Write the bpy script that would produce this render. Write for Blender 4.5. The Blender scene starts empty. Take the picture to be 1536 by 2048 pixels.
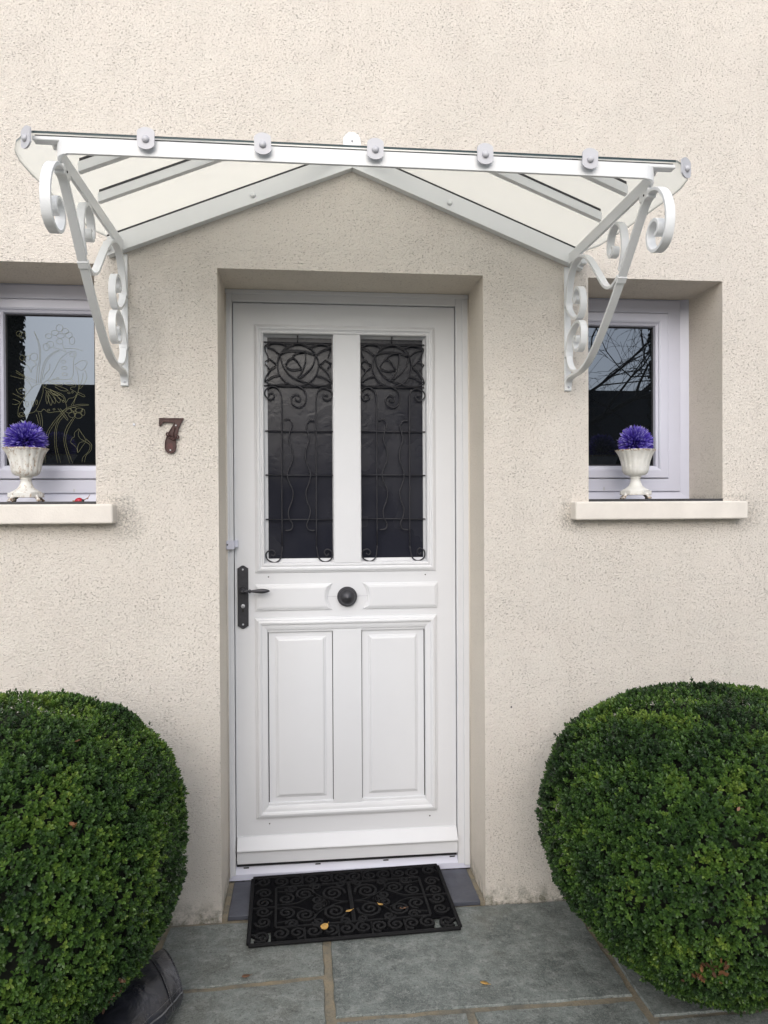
import bpy, bmesh, math, random
import numpy as np
from mathutils import Vector, Matrix
R_ = math.radians
PI = math.pi
SC = bpy.context.scene
COL = SC.collection

# ---------------------------------------------------------------- camera
cam_d = bpy.data.cameras.new('camera')
cam = bpy.data.objects.new('camera', cam_d); COL.objects.link(cam)
right = Vector((0.99450121, -0.10458921, -0.00533221))
up = Vector((0.0062476, 0.00842663, 0.99994498))
fwd = Vector((0.10453853, 0.99447981, -0.00903373))
m = Matrix((right, up, -fwd)).transposed().to_4x4()
m.translation = Vector((-0.1601, -2.5101, 1.4011))
cam.matrix_world = m
cam_d.sensor_fit = 'VERTICAL'; cam_d.sensor_height = 36.0
cam_d.lens = 1466.1 / 2048 * 36.0
cam_d.clip_start = 0.05; cam_d.clip_end = 500
SC.camera = cam

# ---------------------------------------------------------------- light
SUN_EL, SUN_AZ = 27.0, -9.0            # high veiled sun, in front of the wall and a little to the left
w = bpy.data.worlds.new('World'); SC.world = w; w.use_nodes = True
nt = w.node_tree; nt.nodes.clear()
sky = nt.nodes.new('ShaderNodeTexSky'); sky.sky_type = 'NISHITA'; sky.sun_disc = False
sky.sun_elevation = R_(SUN_EL); sky.sun_rotation = R_(180 - SUN_AZ)
sky.air_density = 1.0; sky.dust_density = 1.5; sky.ozone_density = 1.0
hs = nt.nodes.new('ShaderNodeHueSaturation'); hs.inputs['Saturation'].default_value = 0.55
bg = nt.nodes.new('ShaderNodeBackground'); bg.inputs[1].default_value = 0.13
wo = nt.nodes.new('ShaderNodeOutputWorld')
nt.links.new(sky.outputs[0], hs.inputs['Color']); nt.links.new(hs.outputs[0], bg.inputs[0]); nt.links.new(bg.outputs[0], wo.inputs[0])
sd = bpy.data.lights.new('sun', 'SUN'); sd.energy = 1.5; sd.angle = R_(80); sd.color = (1.0, 0.955, 0.915)
sun = bpy.data.objects.new('sun', sd); COL.objects.link(sun)
sdir = Vector((math.sin(R_(SUN_AZ)) * math.cos(R_(SUN_EL)), -math.cos(R_(SUN_AZ)) * math.cos(R_(SUN_EL)), math.sin(R_(SUN_EL))))
sun.rotation_euler = (-sdir).to_track_quat('-Z', 'Y').to_euler()
SC.view_settings.view_transform = 'Standard'; SC.view_settings.look = 'None'
SC.view_settings.gamma = 1; SC.view_settings.exposure = 0.84

# ---------------------------------------------------------------- materials
def newmat(name):
    m = bpy.data.materials.new(name); m.use_nodes = True
    nt = m.node_tree
    return m, nt, nt.nodes['Principled BSDF'], nt.nodes['Material Output']

def N(nt, t, **k):
    n = nt.nodes.new(t)
    for a, v in k.items():
        if a in ('op',): n.operation = v
        else: setattr(n, a, v)
    return n

def noise(nt, vec, scale, detail=3, rough=0.55, dist=0.0):
    n = N(nt, 'ShaderNodeTexNoise'); n.inputs['Scale'].default_value = scale
    n.inputs['Detail'].default_value = detail; n.inputs['Roughness'].default_value = rough
    n.inputs['Distortion'].default_value = dist
    nt.links.new(vec, n.inputs['Vector']); return n.outputs['Fac']

def mapr(nt, v, a, b, c=0.0, d=1.0):
    n = N(nt, 'ShaderNodeMapRange'); nt.links.new(v, n.inputs['Value'])
    for i, x in zip(('From Min', 'From Max', 'To Min', 'To Max'), (a, b, c, d)): n.inputs[i].default_value = x
    return n.outputs[0]

def mathn(nt, op, a, b=None):
    n = N(nt, 'ShaderNodeMath', op=op)
    for i, x in enumerate((a, b)):
        if x is None: continue
        if isinstance(x, (int, float)): n.inputs[i].default_value = x
        else: nt.links.new(x, n.inputs[i])
    return n.outputs[0]

def mix(nt, f, a, b):
    n = N(nt, 'ShaderNodeMix'); n.data_type = 'RGBA'
    if isinstance(f, (int, float)): n.inputs[0].default_value = f
    else: nt.links.new(f, n.inputs[0])
    for i, x in ((6, a), (7, b)):
        if isinstance(x, tuple): n.inputs[i].default_value = (*x, 1)
        else: nt.links.new(x, n.inputs[i])
    return n.outputs[2]

def pos(nt, sc=(1, 1, 1)):
    g = N(nt, 'ShaderNodeNewGeometry')
    mp = N(nt, 'ShaderNodeMapping'); mp.inputs['Scale'].default_value = sc
    nt.links.new(g.outputs['Position'], mp.inputs['Vector']); return mp.outputs[0]

def objc(nt):
    return N(nt, 'ShaderNodeTexCoord').outputs['Object']

def bump(nt, h, dist, bs, strength=1.0, prev=None):
    b = N(nt, 'ShaderNodeBump'); b.inputs['Distance'].default_value = dist; b.inputs['Strength'].default_value = strength
    nt.links.new(h, b.inputs['Height'])
    if prev is not None: nt.links.new(prev, b.inputs['Normal'])
    nt.links.new(b.outputs[0], bs.inputs['Normal']); return b.outputs[0]

def simple(name, col, rough=0.5, metal=0.0, var=0.06, scale=30, spec=0.5, bumpd=0.0, bscale=200):
    m, nt, bs, o = newmat(name)
    v = objc(nt); n = noise(nt, v, scale, 4)
    dark = tuple(c * (1 - var) for c in col); lite = tuple(min(1, c * (1 + var)) for c in col)
    nt.links.new(mix(nt, mapr(nt, n, .3, .7), dark, lite), bs.inputs['Base Color'])
    bs.inputs['Roughness'].default_value = rough; bs.inputs['Metallic'].default_value = metal
    bs.inputs['Specular IOR Level'].default_value = spec
    nt.links.new(mapr(nt, noise(nt, v, scale * 2.3, 3), .3, .7, max(0, rough - .06), rough + .06), bs.inputs['Roughness'])
    if bumpd: bump(nt, noise(nt, v, bscale, 3), bumpd, bs)
    return m

def stucco_mat(name='stucco', col=(0.790, 0.735, 0.665), coarse=1.0):
    m, nt, bs, o = newmat(name)
    p = pos(nt); ps = pos(nt, (1, 1, 1.75))
    big = noise(nt, p, 1.6, 4); med = noise(nt, p, 9, 4)
    c = mix(nt, mapr(nt, big, .3, .7), tuple(x * .95 for x in col), tuple(min(1, x * 1.045) for x in col))
    c = mix(nt, mapr(nt, med, .35, .75, 0, .22), c, (.79, .69, .62))
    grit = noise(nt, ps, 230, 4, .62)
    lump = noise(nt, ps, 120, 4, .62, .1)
    # scratched pits: thresholded noise, sparse, wider than tall; their shade is mixed into the colour
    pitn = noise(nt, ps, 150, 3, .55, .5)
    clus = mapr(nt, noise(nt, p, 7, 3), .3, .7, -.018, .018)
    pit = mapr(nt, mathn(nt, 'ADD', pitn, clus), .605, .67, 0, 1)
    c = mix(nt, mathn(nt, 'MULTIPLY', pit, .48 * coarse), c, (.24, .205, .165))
    c = mix(nt, mapr(nt, grit, .32, .46, .16, 0), c, (.35, .3, .25))  # hollows between the grains get painted shade too
    # moss and damp right at the foot of the wall, grime at the ends of the two sills
    stk = noise(nt, pos(nt, (11, 1, .7)), 1.0, 5, .7)
    c = mix(nt, mapr(nt, stk, .5, .72, 0, .10), c, (.50, .45, .38))
    sep = N(nt, 'ShaderNodeSeparateXYZ'); nt.links.new(p, sep.inputs[0])
    foot = mathn(nt, 'MULTIPLY', mapr(nt, sep.outputs[2], .0, .075, 1, 0), mapr(nt, noise(nt, p, 28, 5, .7), .42, .62))
    c = mix(nt, mathn(nt, 'MULTIPLY', foot, .85), c, (.055, .065, .022))
    damp = mathn(nt, 'MULTIPLY', mapr(nt, sep.outputs[2], .0, .45, 1, 0), mapr(nt, noise(nt, p, 12, 5, .7), .35, .65, .2, 1))
    c = mix(nt, mathn(nt, 'MULTIPLY', damp, .25), c, (.40, .37, .30))
    for cx, cz, rx, rz in ((-.757, 1.395, .035, .04), (.752, 1.375, .022, .05), (1.43, 1.36, .055, .06), (-.80, 1.425, .06, .016), (1.38, 1.424, .055, .015), (-.75, 1.34, .05, .05), (.765,1.335,.045,.03)):
        sx = mathn(nt, 'DIVIDE', mathn(nt, 'SUBTRACT', sep.outputs[0], cx), rx)
        sz = mathn(nt, 'DIVIDE', mathn(nt, 'SUBTRACT', sep.outputs[2], cz), rz)
        d = mathn(nt, 'ADD', mathn(nt, 'MULTIPLY', sx, sx), mathn(nt, 'MULTIPLY', sz, sz))
        k = mathn(nt, 'MULTIPLY', mapr(nt, d, 0, 1.6, 1, 0), mapr(nt, noise(nt, p, 130, 5, .75), .44, .66))
        c = mix(nt, mathn(nt, 'MULTIPLY', k, .62), c, (.05, .048, .038))
    nt.links.new(c, bs.inputs['Base Color'])
    bs.inputs['Roughness'].default_value = .92; bs.inputs['Specular IOR Level'].default_value = .2
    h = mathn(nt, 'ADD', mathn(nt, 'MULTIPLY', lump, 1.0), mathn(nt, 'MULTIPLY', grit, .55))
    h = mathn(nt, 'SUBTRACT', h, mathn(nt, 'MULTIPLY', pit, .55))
    bump(nt, h, .0066 * coarse, bs)
    return m

M = {}
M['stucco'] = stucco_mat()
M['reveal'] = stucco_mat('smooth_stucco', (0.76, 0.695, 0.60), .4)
M['sill'] = simple('cast_stone', (.70, .655, .60), .8, var=.05, scale=14, spec=.25, bumpd=.0012, bscale=160)
M['pvc'] = simple('white_pvc', (.60, .61, .71), .34, var=.015, scale=5)
M['door'] = simple('white_door_paint', (.665, .672, .695), .38, var=.015, scale=4, bumpd=.00015, bscale=900)
M['alu'] = simple('white_lacquered_metal', (.73, .74, .745), .36, var=.02, scale=8)
M['alu_grey'] = simple('brushed_alloy', (.52, .53, .57), .32, metal=.6, var=.04)
M['seal'] = simple('black_rubber_seal', (.018, .018, .022), .55, var=.2)
M['iron'] = simple('wrought_iron', (.024, .024, .030), .42, metal=.25, var=.2, scale=90)
M['handle'] = simple('dark_bronze', (.055, .055, .062), .38, metal=.55, var=.15, scale=60)
M['screw'] = simple('steel_screw', (.5, .5, .52), .3, metal=.9)
M['dark'] = simple('dark_gap', (.02, .02, .02), .8)
M['slate_tile'] = simple('blue_slate', (.075, .080, .100), .45, var=.18, scale=12, bumpd=.001, bscale=60)
M['mat'] = simple('black_rubber', (.007, .007, .008), .62, var=.3, scale=80, spec=.2)
M['mat_gap_shade'] = simple('mat_gap_shadow', (.005, .005, .006), .9, var=.3, scale=80, spec=.05)  # near-black tone for the shadowed floor seen through the mat
M['tray'] = simple('black_slate_strip', (.03, .03, .033), .5, var=.2)
M['seven_in'] = simple('brown_recess', (.075, .022, .020), .6, var=.3, scale=140)
M['clip'] = simple('pale_grey_disc', (.50, .50, .53), .42, var=.02)
M['seven'] = simple('brown_cast_iron', (.048, .016, .013), .45, metal=.1, var=.3, scale=140, bumpd=.0008, bscale=300)
M['film'] = simple('etched_lines', (.30, .30, .16), .6, var=.1)
M['bounce_ground'] = simple('pale_bounce_gravel', (.30, .28, .25), .9, var=.3, scale=40)  # unseen ground beyond the terrace, made pale to bounce light under the canopy
M['roof'] = simple('roof_slate', (.045, .048, .058), .6, var=.15, scale=6)
M['render_far'] = simple('neighbour_render', (.30, .28, .25), .9, var=.06)
M['bark'] = simple('bark', (.035, .03, .026), .9, var=.3)
M['conifer'] = simple('conifer_needles', (.012, .02, .009), .9, var=.4, scale=9)
M['leather'] = None

def glass_mat(name, col, ior, rough, rvar=0.0, wob=0.0, tint=(1, 1, 1)):
    m, nt, bs, o = newmat(name)
    bs.inputs['Base Color'].default_value = (*col, 1); bs.inputs['IOR'].default_value = ior
    bs.inputs['Roughness'].default_value = rough; bs.inputs['Specular IOR Level'].default_value = .5
    bs.inputs['Specular Tint'].default_value = (*tint, 1)
    if wob:
        v = objc(nt); bump(nt, noise(nt, v, 26, 3, .5, 1.0), wob, bs)
        nt.links.new(mapr(nt, noise(nt, v, 5, 3), .35, .7, rough - rvar, rough + rvar), bs.inputs['Roughness'])
    return m
M['window_glass'] = glass_mat('window_glass', (.006, .007, .008), 1.72, .006, tint=(.70, .82, 1))
M['door_glass'] = glass_mat('textured_dark_glass', (.013, .014, .022), 1.42, .26, .08, .0007)

# milky laminated glass of the canopy
m, nt, bs, o = newmat('milky_glass')
tr = N(nt, 'ShaderNodeBsdfTranslucent'); tr.inputs[0].default_value = (.95, .945, .91, 1)
bs.inputs['Base Color'].default_value = (.80, .80, .78, 1); bs.inputs['Roughness'].default_value = .12
ms = N(nt, 'ShaderNodeMixShader'); ms.inputs[0].default_value = .80
nt.links.new(bs.outputs[0], ms.inputs[1]); nt.links.new(tr.outputs[0], ms.inputs[2])
tp_ = N(nt, 'ShaderNodeBsdfTransparent'); tp_.inputs[0].default_value = (.95, .96, .94, 1)
m2 = N(nt, 'ShaderNodeMixShader'); m2.inputs[0].default_value = .52
nt.links.new(ms.outputs[0], m2.inputs[1]); nt.links.new(tp_.outputs[0], m2.inputs[2]); nt.links.new(m2.outputs[0], o.inputs[0])
M['milky'] = m
M['side_edge'] = glass_mat('frosted_edge', (.22, .24, .23), 1.4, .3)
M['glass_edge'] = glass_mat('green_glass_edge', (.018, .040, .046), 1.3, .3)

# rusty white cast iron
def urn_mat(name, amount):
    m, nt, bs, o = newmat(name)
    v = objc(nt); sep = N(nt, 'ShaderNodeSeparateXYZ'); nt.links.new(v, sep.inputs[0])
    c = mix(nt, mapr(nt, noise(nt, v, 30, 4), .3, .7), (.66, .65, .60), (.76, .75, .72))
    mp = N(nt, 'ShaderNodeMapping'); mp.inputs['Scale'].default_value = (1, 1, .35); nt.links.new(v, mp.inputs[0])
    r1 = mapr(nt, noise(nt, mp.outputs[0], 95, 5, .7), .62 - amount, .70 - amount * .6)
    rim = mathn(nt, 'MULTIPLY', mapr(nt, sep.outputs[2], .172, .181), mapr(nt, noise(nt, v, 150, 3), .40, .55))
    ft = mathn(nt, 'MULTIPLY', mapr(nt, sep.outputs[2], .022, .004), mapr(nt, noise(nt, v, 120, 3), .42, .56))
    r = mathn(nt, 'MAXIMUM', mathn(nt, 'MAXIMUM', mathn(nt, 'MULTIPLY', r1, .8), mathn(nt, 'MULTIPLY', rim, .9)), ft)
    c = mix(nt, r, c, (.27, .14, .05))
    gr = mapr(nt, noise(nt, v, 18, 4), .5, .8, 0, .35)
    c = mix(nt, gr, c, (.34, .31, .26))
    nt.links.new(c, bs.inputs['Base Color']); bs.inputs['Roughness'].default_value = .55
    bump(nt, noise(nt, v, 160, 4), .0012, bs)
    return m
M['urn_rusty'] = urn_mat('rusty_white_iron', .085)
M['urn_clean'] = urn_mat('chipped_white_iron', -.03)

# slabs and mortar
def slab_mat():
    m, nt, bs, o = newmat('slate_slab')
    p = pos(nt); oi = N(nt, 'ShaderNodeAttribute'); oi.attribute_name = 'tone'
    base = mix(nt, oi.outputs['Fac'], (.080, .096, .091), (.128, .134, .117))
    c = mix(nt, mapr(nt, noise(nt, p, 7, 6, .7), .38, .64, 0, .8), base, (.215, .242, .226))
    sc_ = pos(nt, (1.0, 1.35, 1))
    c = mix(nt, mapr(nt, noise(nt, sc_, 22, 7, .78, .6), .49, .66, 0, .62), c, (.33, .345, .325))
    c = mix(nt, mapr(nt, noise(nt, p, 75, 8, .85, .3), .53, .62, 0, .55), c, (.36, .37, .35))
    c = mix(nt, mapr(nt, noise(nt, p, 48, 8, .85, .3), .46, .38, 0, .5), c, (.035, .042, .04))
    c = mix(nt, mapr(nt, noise(nt, p, 330, 3, .6), .56, .66, 0, .7), c, (.34, .345, .33))
    c = mix(nt, mapr(nt, noise(nt, p, 150, 3, .6), .42, .30, 0, .7), c, (.022, .026, .024))
    c = mix(nt, mapr(nt, noise(nt, p, 3.3, 4, .6), .58, .75, 0, .45), c, (.085, .075, .052))
    nt.links.new(c, bs.inputs['Base Color'])
    nt.links.new(mapr(nt, noise(nt, p, 20, 4), .3, .7, .45, .72), bs.inputs['Roughness'])
    h = mathn(nt, 'ADD', noise(nt, p, 14, 6, .62), mathn(nt, 'MULTIPLY', noise(nt, p, 180, 3), .12))
    bump(nt, h, .010, bs)
    return m
M['slab'] = slab_mat()
def mortar_mat():
    m, nt, bs, o = newmat('sandy_mortar')
    p = pos(nt)
    c = mix(nt, mapr(nt, noise(nt, p, 9, 5, .7), .35, .65), (.17, .16, .13), (.31, .255, .17))
    c = mix(nt, mapr(nt, noise(nt, p, 24, 4, .7), .55, .7, 0, .8), c, (.12, .115, .10))
    nt.links.new(c, bs.inputs['Base Color']); bs.inputs['Roughness'].default_value = .9
    bump(nt, noise(nt, p, 150, 4), .004, bs)
    return m
M['mortar'] = mortar_mat()

def leaf_mat(name, stops, attr='tone', rough=.42, transl=.18):
    m, nt, bs, o = newmat(name)
    a = N(nt, 'ShaderNodeAttribute'); a.attribute_name = attr
    cr = N(nt, 'ShaderNodeValToRGB'); els = cr.color_ramp.elements
    while len(els) < len(stops): els.new(.5)
    for e, (t, c) in zip(els, stops): e.position = t; e.color = (*c, 1)
    nt.links.new(a.outputs['Fac'], cr.inputs[0]); nt.links.new(cr.outputs[0], bs.inputs['Base Color'])
    bs.inputs['Roughness'].default_value = rough; bs.inputs['Specular IOR Level'].default_value = .4
    t = N(nt, 'ShaderNodeBsdfTranslucent'); nt.links.new(cr.outputs[0], t.inputs[0])
    ms = N(nt, 'ShaderNodeMixShader'); ms.inputs[0].default_value = transl
    nt.links.new(bs.outputs[0], ms.inputs[1]); nt.links.new(t.outputs[0], ms.inputs[2]); nt.links.new(ms.outputs[0], o.inputs[0])
    return m
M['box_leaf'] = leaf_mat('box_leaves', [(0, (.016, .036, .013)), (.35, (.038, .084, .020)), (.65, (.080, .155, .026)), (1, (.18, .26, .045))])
M['dead_leaf'] = leaf_mat('dead_leaves', [(0, (.06, .028, .014)), (1, (.22, .10, .045))])
M['petal'] = leaf_mat('violet_petals', [(0, (.055, .03, .33)), (.5, (.12, .075, .52)), (.78, (.32, .27, .72)), (1, (.78, .74, .95))], rough=.6, transl=.3)
M['bush_core'] = simple('dark_twigs', (.010, .013, .007), .95)
M['yellow_leaf'] = simple('yellow_leaf', (.58, .34, .09), .6, var=.25, scale=60)
M['brown_leaf'] = simple('brown_leaf', (.17, .085, .045), .7, var=.3, scale=60)
M['red_shell'] = simple('red_gloss', (.42, .012, .03), .25)
M['black_gloss'] = simple('black_gloss', (.012, .012, .012), .3)
M['tan'] = simple('tan_wood', (.30, .17, .11), .7)
def leather_mat():
    m, nt, bs, o = newmat('black_leather')
    v = objc(nt)
    c = mix(nt, mapr(nt, noise(nt, v, 9, 4), .4, .7), (.013, .014, .019), (.040, .043, .058))
    nt.links.new(c, bs.inputs['Base Color'])
    nt.links.new(mapr(nt, noise(nt, v, 14, 4), .3, .7, .22, .42), bs.inputs['Roughness'])
    b = bump(nt, noise(nt, v, 420, 3), .0006, bs)
    bump(nt, noise(nt, v, 14, 3, .5, .8), .010, bs, 1.0, b)
    return m
M['leather'] = leather_mat(); M['leather'].node_tree.nodes['Principled BSDF'].inputs['Coat Weight'].default_value = .35
M['stitch'] = simple('grey_thread', (.17, .17, .17), .7)
M['zip'] = simple('dull_zip_metal', (.20, .20, .21), .5, metal=.4)

# ---------------------------------------------------------------- helpers
def tag(o, label=None, cat=None, group=None, kind=None):
    if label: o['label'] = label
    if cat: o['category'] = cat
    if group: o['group'] = group
    if kind: o['kind'] = kind
    return o

def empty(name, loc=(0, 0, 0), rz=0.0):
    o = bpy.data.objects.new(name, None); COL.objects.link(o); o.location = loc; o.rotation_euler = (0, 0, rz)
    o.empty_display_size = .05
    return o

def cr(pts, n=6, closed=False):
    P = [Vector(q) for q in pts]
    if closed: P = [P[-1]] + P + [P[0], P[1]]
    else: P = [2 * P[0] - P[1]] + P + [2 * P[-1] - P[-2]]
    o = []
    for i in range(1, len(P) - 2):
        a, b, c, d = P[i - 1:i + 3]
        for k in range(n):
            t = k / n
            o.append(.5 * ((2 * b) + (c - a) * t + (2 * a - 5 * b + 4 * c - d) * t * t + (3 * b - a - 3 * c + d) * t ** 3))
    if not closed: o.append(P[-2])
    return o

class MB:
    def __init__(s): s.v = []; s.f = []; s.m = []; s.sm = []
    def add(s, vs, fs, mi=0, smooth=False):
        b = len(s.v); s.v += [tuple(v) for v in vs]
        s.f += [tuple(b + i for i in f) for f in fs]; s.m += [mi] * len(fs); s.sm += [smooth] * len(fs); return s
    def box(s, x0, x1, y0, y1, z0, z1, mi=0):
        v = [(x, y, z) for x in (x0, x1) for y in (y0, y1) for z in (z0, z1)]
        return s.add(v, [(0, 1, 3, 2), (4, 6, 7, 5), (0, 4, 5, 1), (2, 3, 7, 6), (0, 2, 6, 4), (1, 5, 7, 3)], mi)
    def tube(s, path, r, n=8, closed=False, mi=0, rad=None, cap=True):
        P = [Vector(p) for p in path]; L = len(P); rings = []
        nrm = None
        for i in range(L):
            t = (P[(i + 1) % L] - P[i - 1]) if closed else (P[min(i + 1, L - 1)] - P[max(i - 1, 0)])
            t = t.normalized() if t.length > 1e-9 else Vector((0, 0, 1))
            if nrm is None:
                a = Vector((0, 0, 1)) if abs(t.z) < .9 else Vector((1, 0, 0)); nrm = t.cross(a).normalized()
            nrm = (nrm - t * nrm.dot(t)); nrm = nrm.normalized() if nrm.length > 1e-6 else t.orthogonal().normalized()
            b = t.cross(nrm); rr = rad(i / (L - 1)) if rad else r
            rings.append([P[i] + (nrm * math.cos(2 * PI * k / n) + b * math.sin(2 * PI * k / n)) * rr for k in range(n)])
        vs = [q for g in rings for q in g]; fs = []
        for i in range(L if closed else L - 1):
            j = (i + 1) % L
            for k in range(n): fs.append((i * n + k, i * n + (k + 1) % n, j * n + (k + 1) % n, j * n + k))
        if not closed and cap: fs.append(tuple(range(n - 1, -1, -1))); fs.append(tuple((L - 1) * n + k for k in range(n)))
        return s.add(vs, fs, mi, True)
    def strap(s, path, axis, width, thick, mi=0, taper=None):
        """flat bar bent in a plane: axis = the unit normal of that plane, width along it"""
        P = [Vector(p) for p in path]; A = Vector(axis); L = len(P); vs = []
        for i in range(L):
            t = (P[min(i + 1, L - 1)] - P[max(i - 1, 0)]).normalized(); n = A.cross(t).normalized()
            th = thick * (taper(i / (L - 1)) if taper else 1)
            for a, b in ((-1, -1), (1, -1), (1, 1), (-1, 1)): vs.append(P[i] + A * (a * width / 2) + n * (b * th / 2))
        fs = []
        for i in range(L - 1):
            for k in range(4): fs.append((i * 4 + k, i * 4 + (k + 1) % 4, (i + 1) * 4 + (k + 1) % 4, (i + 1) * 4 + k))
        fs += [(3, 2, 1, 0), tuple((L - 1) * 4 + k for k in range(4))]
        return s.add(vs, fs, mi)
    def prism(s, poly, d, mi=0, mi_side=None):
        """poly: 3-D points in a plane, extruded by vector d"""
        P = [Vector(p) for p in poly]; D = Vector(d); n = len(P)
        s.add(P + [p + D for p in P], [tuple(range(n)), tuple(range(2 * n - 1, n - 1, -1))], mi)
        s.add(P + [p + D for p in P], [(i, i + n, (i + 1) % n + n, (i + 1) % n) for i in range(n)], mi if mi_side is None else mi_side)
        return s
    def lathe(s, prof, c=(0, 0, 0), n=32, mi=0, axis='z', fl=None):
        """prof: (r, h); fl(theta, h) scales the radius"""
        vs = []; fs = []
        for r, h in prof:
            for k in range(n):
                a = 2 * PI * k / n; rr = r * (fl(a, h) if fl else 1)
                if axis == 'z': vs.append((c[0] + rr * math.cos(a), c[1] + rr * math.sin(a), c[2] + h))
                else: vs.append((c[0] + rr * math.cos(a), c[1] - h, c[2] + rr * math.sin(a)))   # 'y': towards the viewer side
        for i in range(len(prof) - 1):
            for k in range(n): fs.append((i * n + k, i * n + (k + 1) % n, (i + 1) * n + (k + 1) % n, (i + 1) * n + k))
        fs.append(tuple(range(n))); fs.append(tuple((len(prof) - 1) * n + k for k in range(n)))
        return s.add(vs, fs, mi, True)
    def ring(s, x0, x1, z0, z1, prof, mi=0, smooth=False):
        """mitred rectangular moulding; prof: (inset, y)"""
        vs = []
        for d, y in prof: vs += [(x0 + d, y, z0 + d), (x1 - d, y, z0 + d), (x1 - d, y, z1 - d), (x0 + d, y, z1 - d)]
        fs = []
        for i in range(len(prof) - 1):
            for k in range(4): fs.append((i * 4 + k, i * 4 + (k + 1) % 4, (i + 1) * 4 + (k + 1) % 4, (i + 1) * 4 + k))
        return s.add(vs, fs, mi, smooth)
    def build(s, name, mats, parent=None, bevel=0.0, loc=None, recalc=True, seg=2, weld=False):
        me = bpy.data.meshes.new(name); me.from_pydata(s.v, [], s.f)
        mats = mats if isinstance(mats, (list, tuple)) else [mats]
        for mm in mats: me.materials.append(M[mm] if isinstance(mm, str) else mm)
        me.polygons.foreach_set('material_index', s.m); me.polygons.foreach_set('use_smooth', s.sm)
        if recalc or weld:
            b = bmesh.new(); b.from_mesh(me)
            if weld: bmesh.ops.remove_doubles(b, verts=b.verts, dist=1e-5)
            if recalc: bmesh.ops.recalc_face_normals(b, faces=b.faces)
            b.to_mesh(me); b.free()
        me.update()
        o = bpy.data.objects.new(name, me); COL.objects.link(o)
        if parent is not None: o.parent = parent
        if loc is not None: o.location = loc
        if bevel:
            md = o.modifiers.new('bevel', 'BEVEL'); md.width = bevel; md.segments = seg; md.limit_method = 'ANGLE'; md.angle_limit = R_(40)
            md.harden_normals = False
        return o

def copy_tree(o, parent=None, fn=None):
    c = o.copy(); COL.objects.link(c); c.parent = parent
    for ch in [x for x in bpy.data.objects if x.parent == o]: copy_tree(ch, c)
    return c
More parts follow.
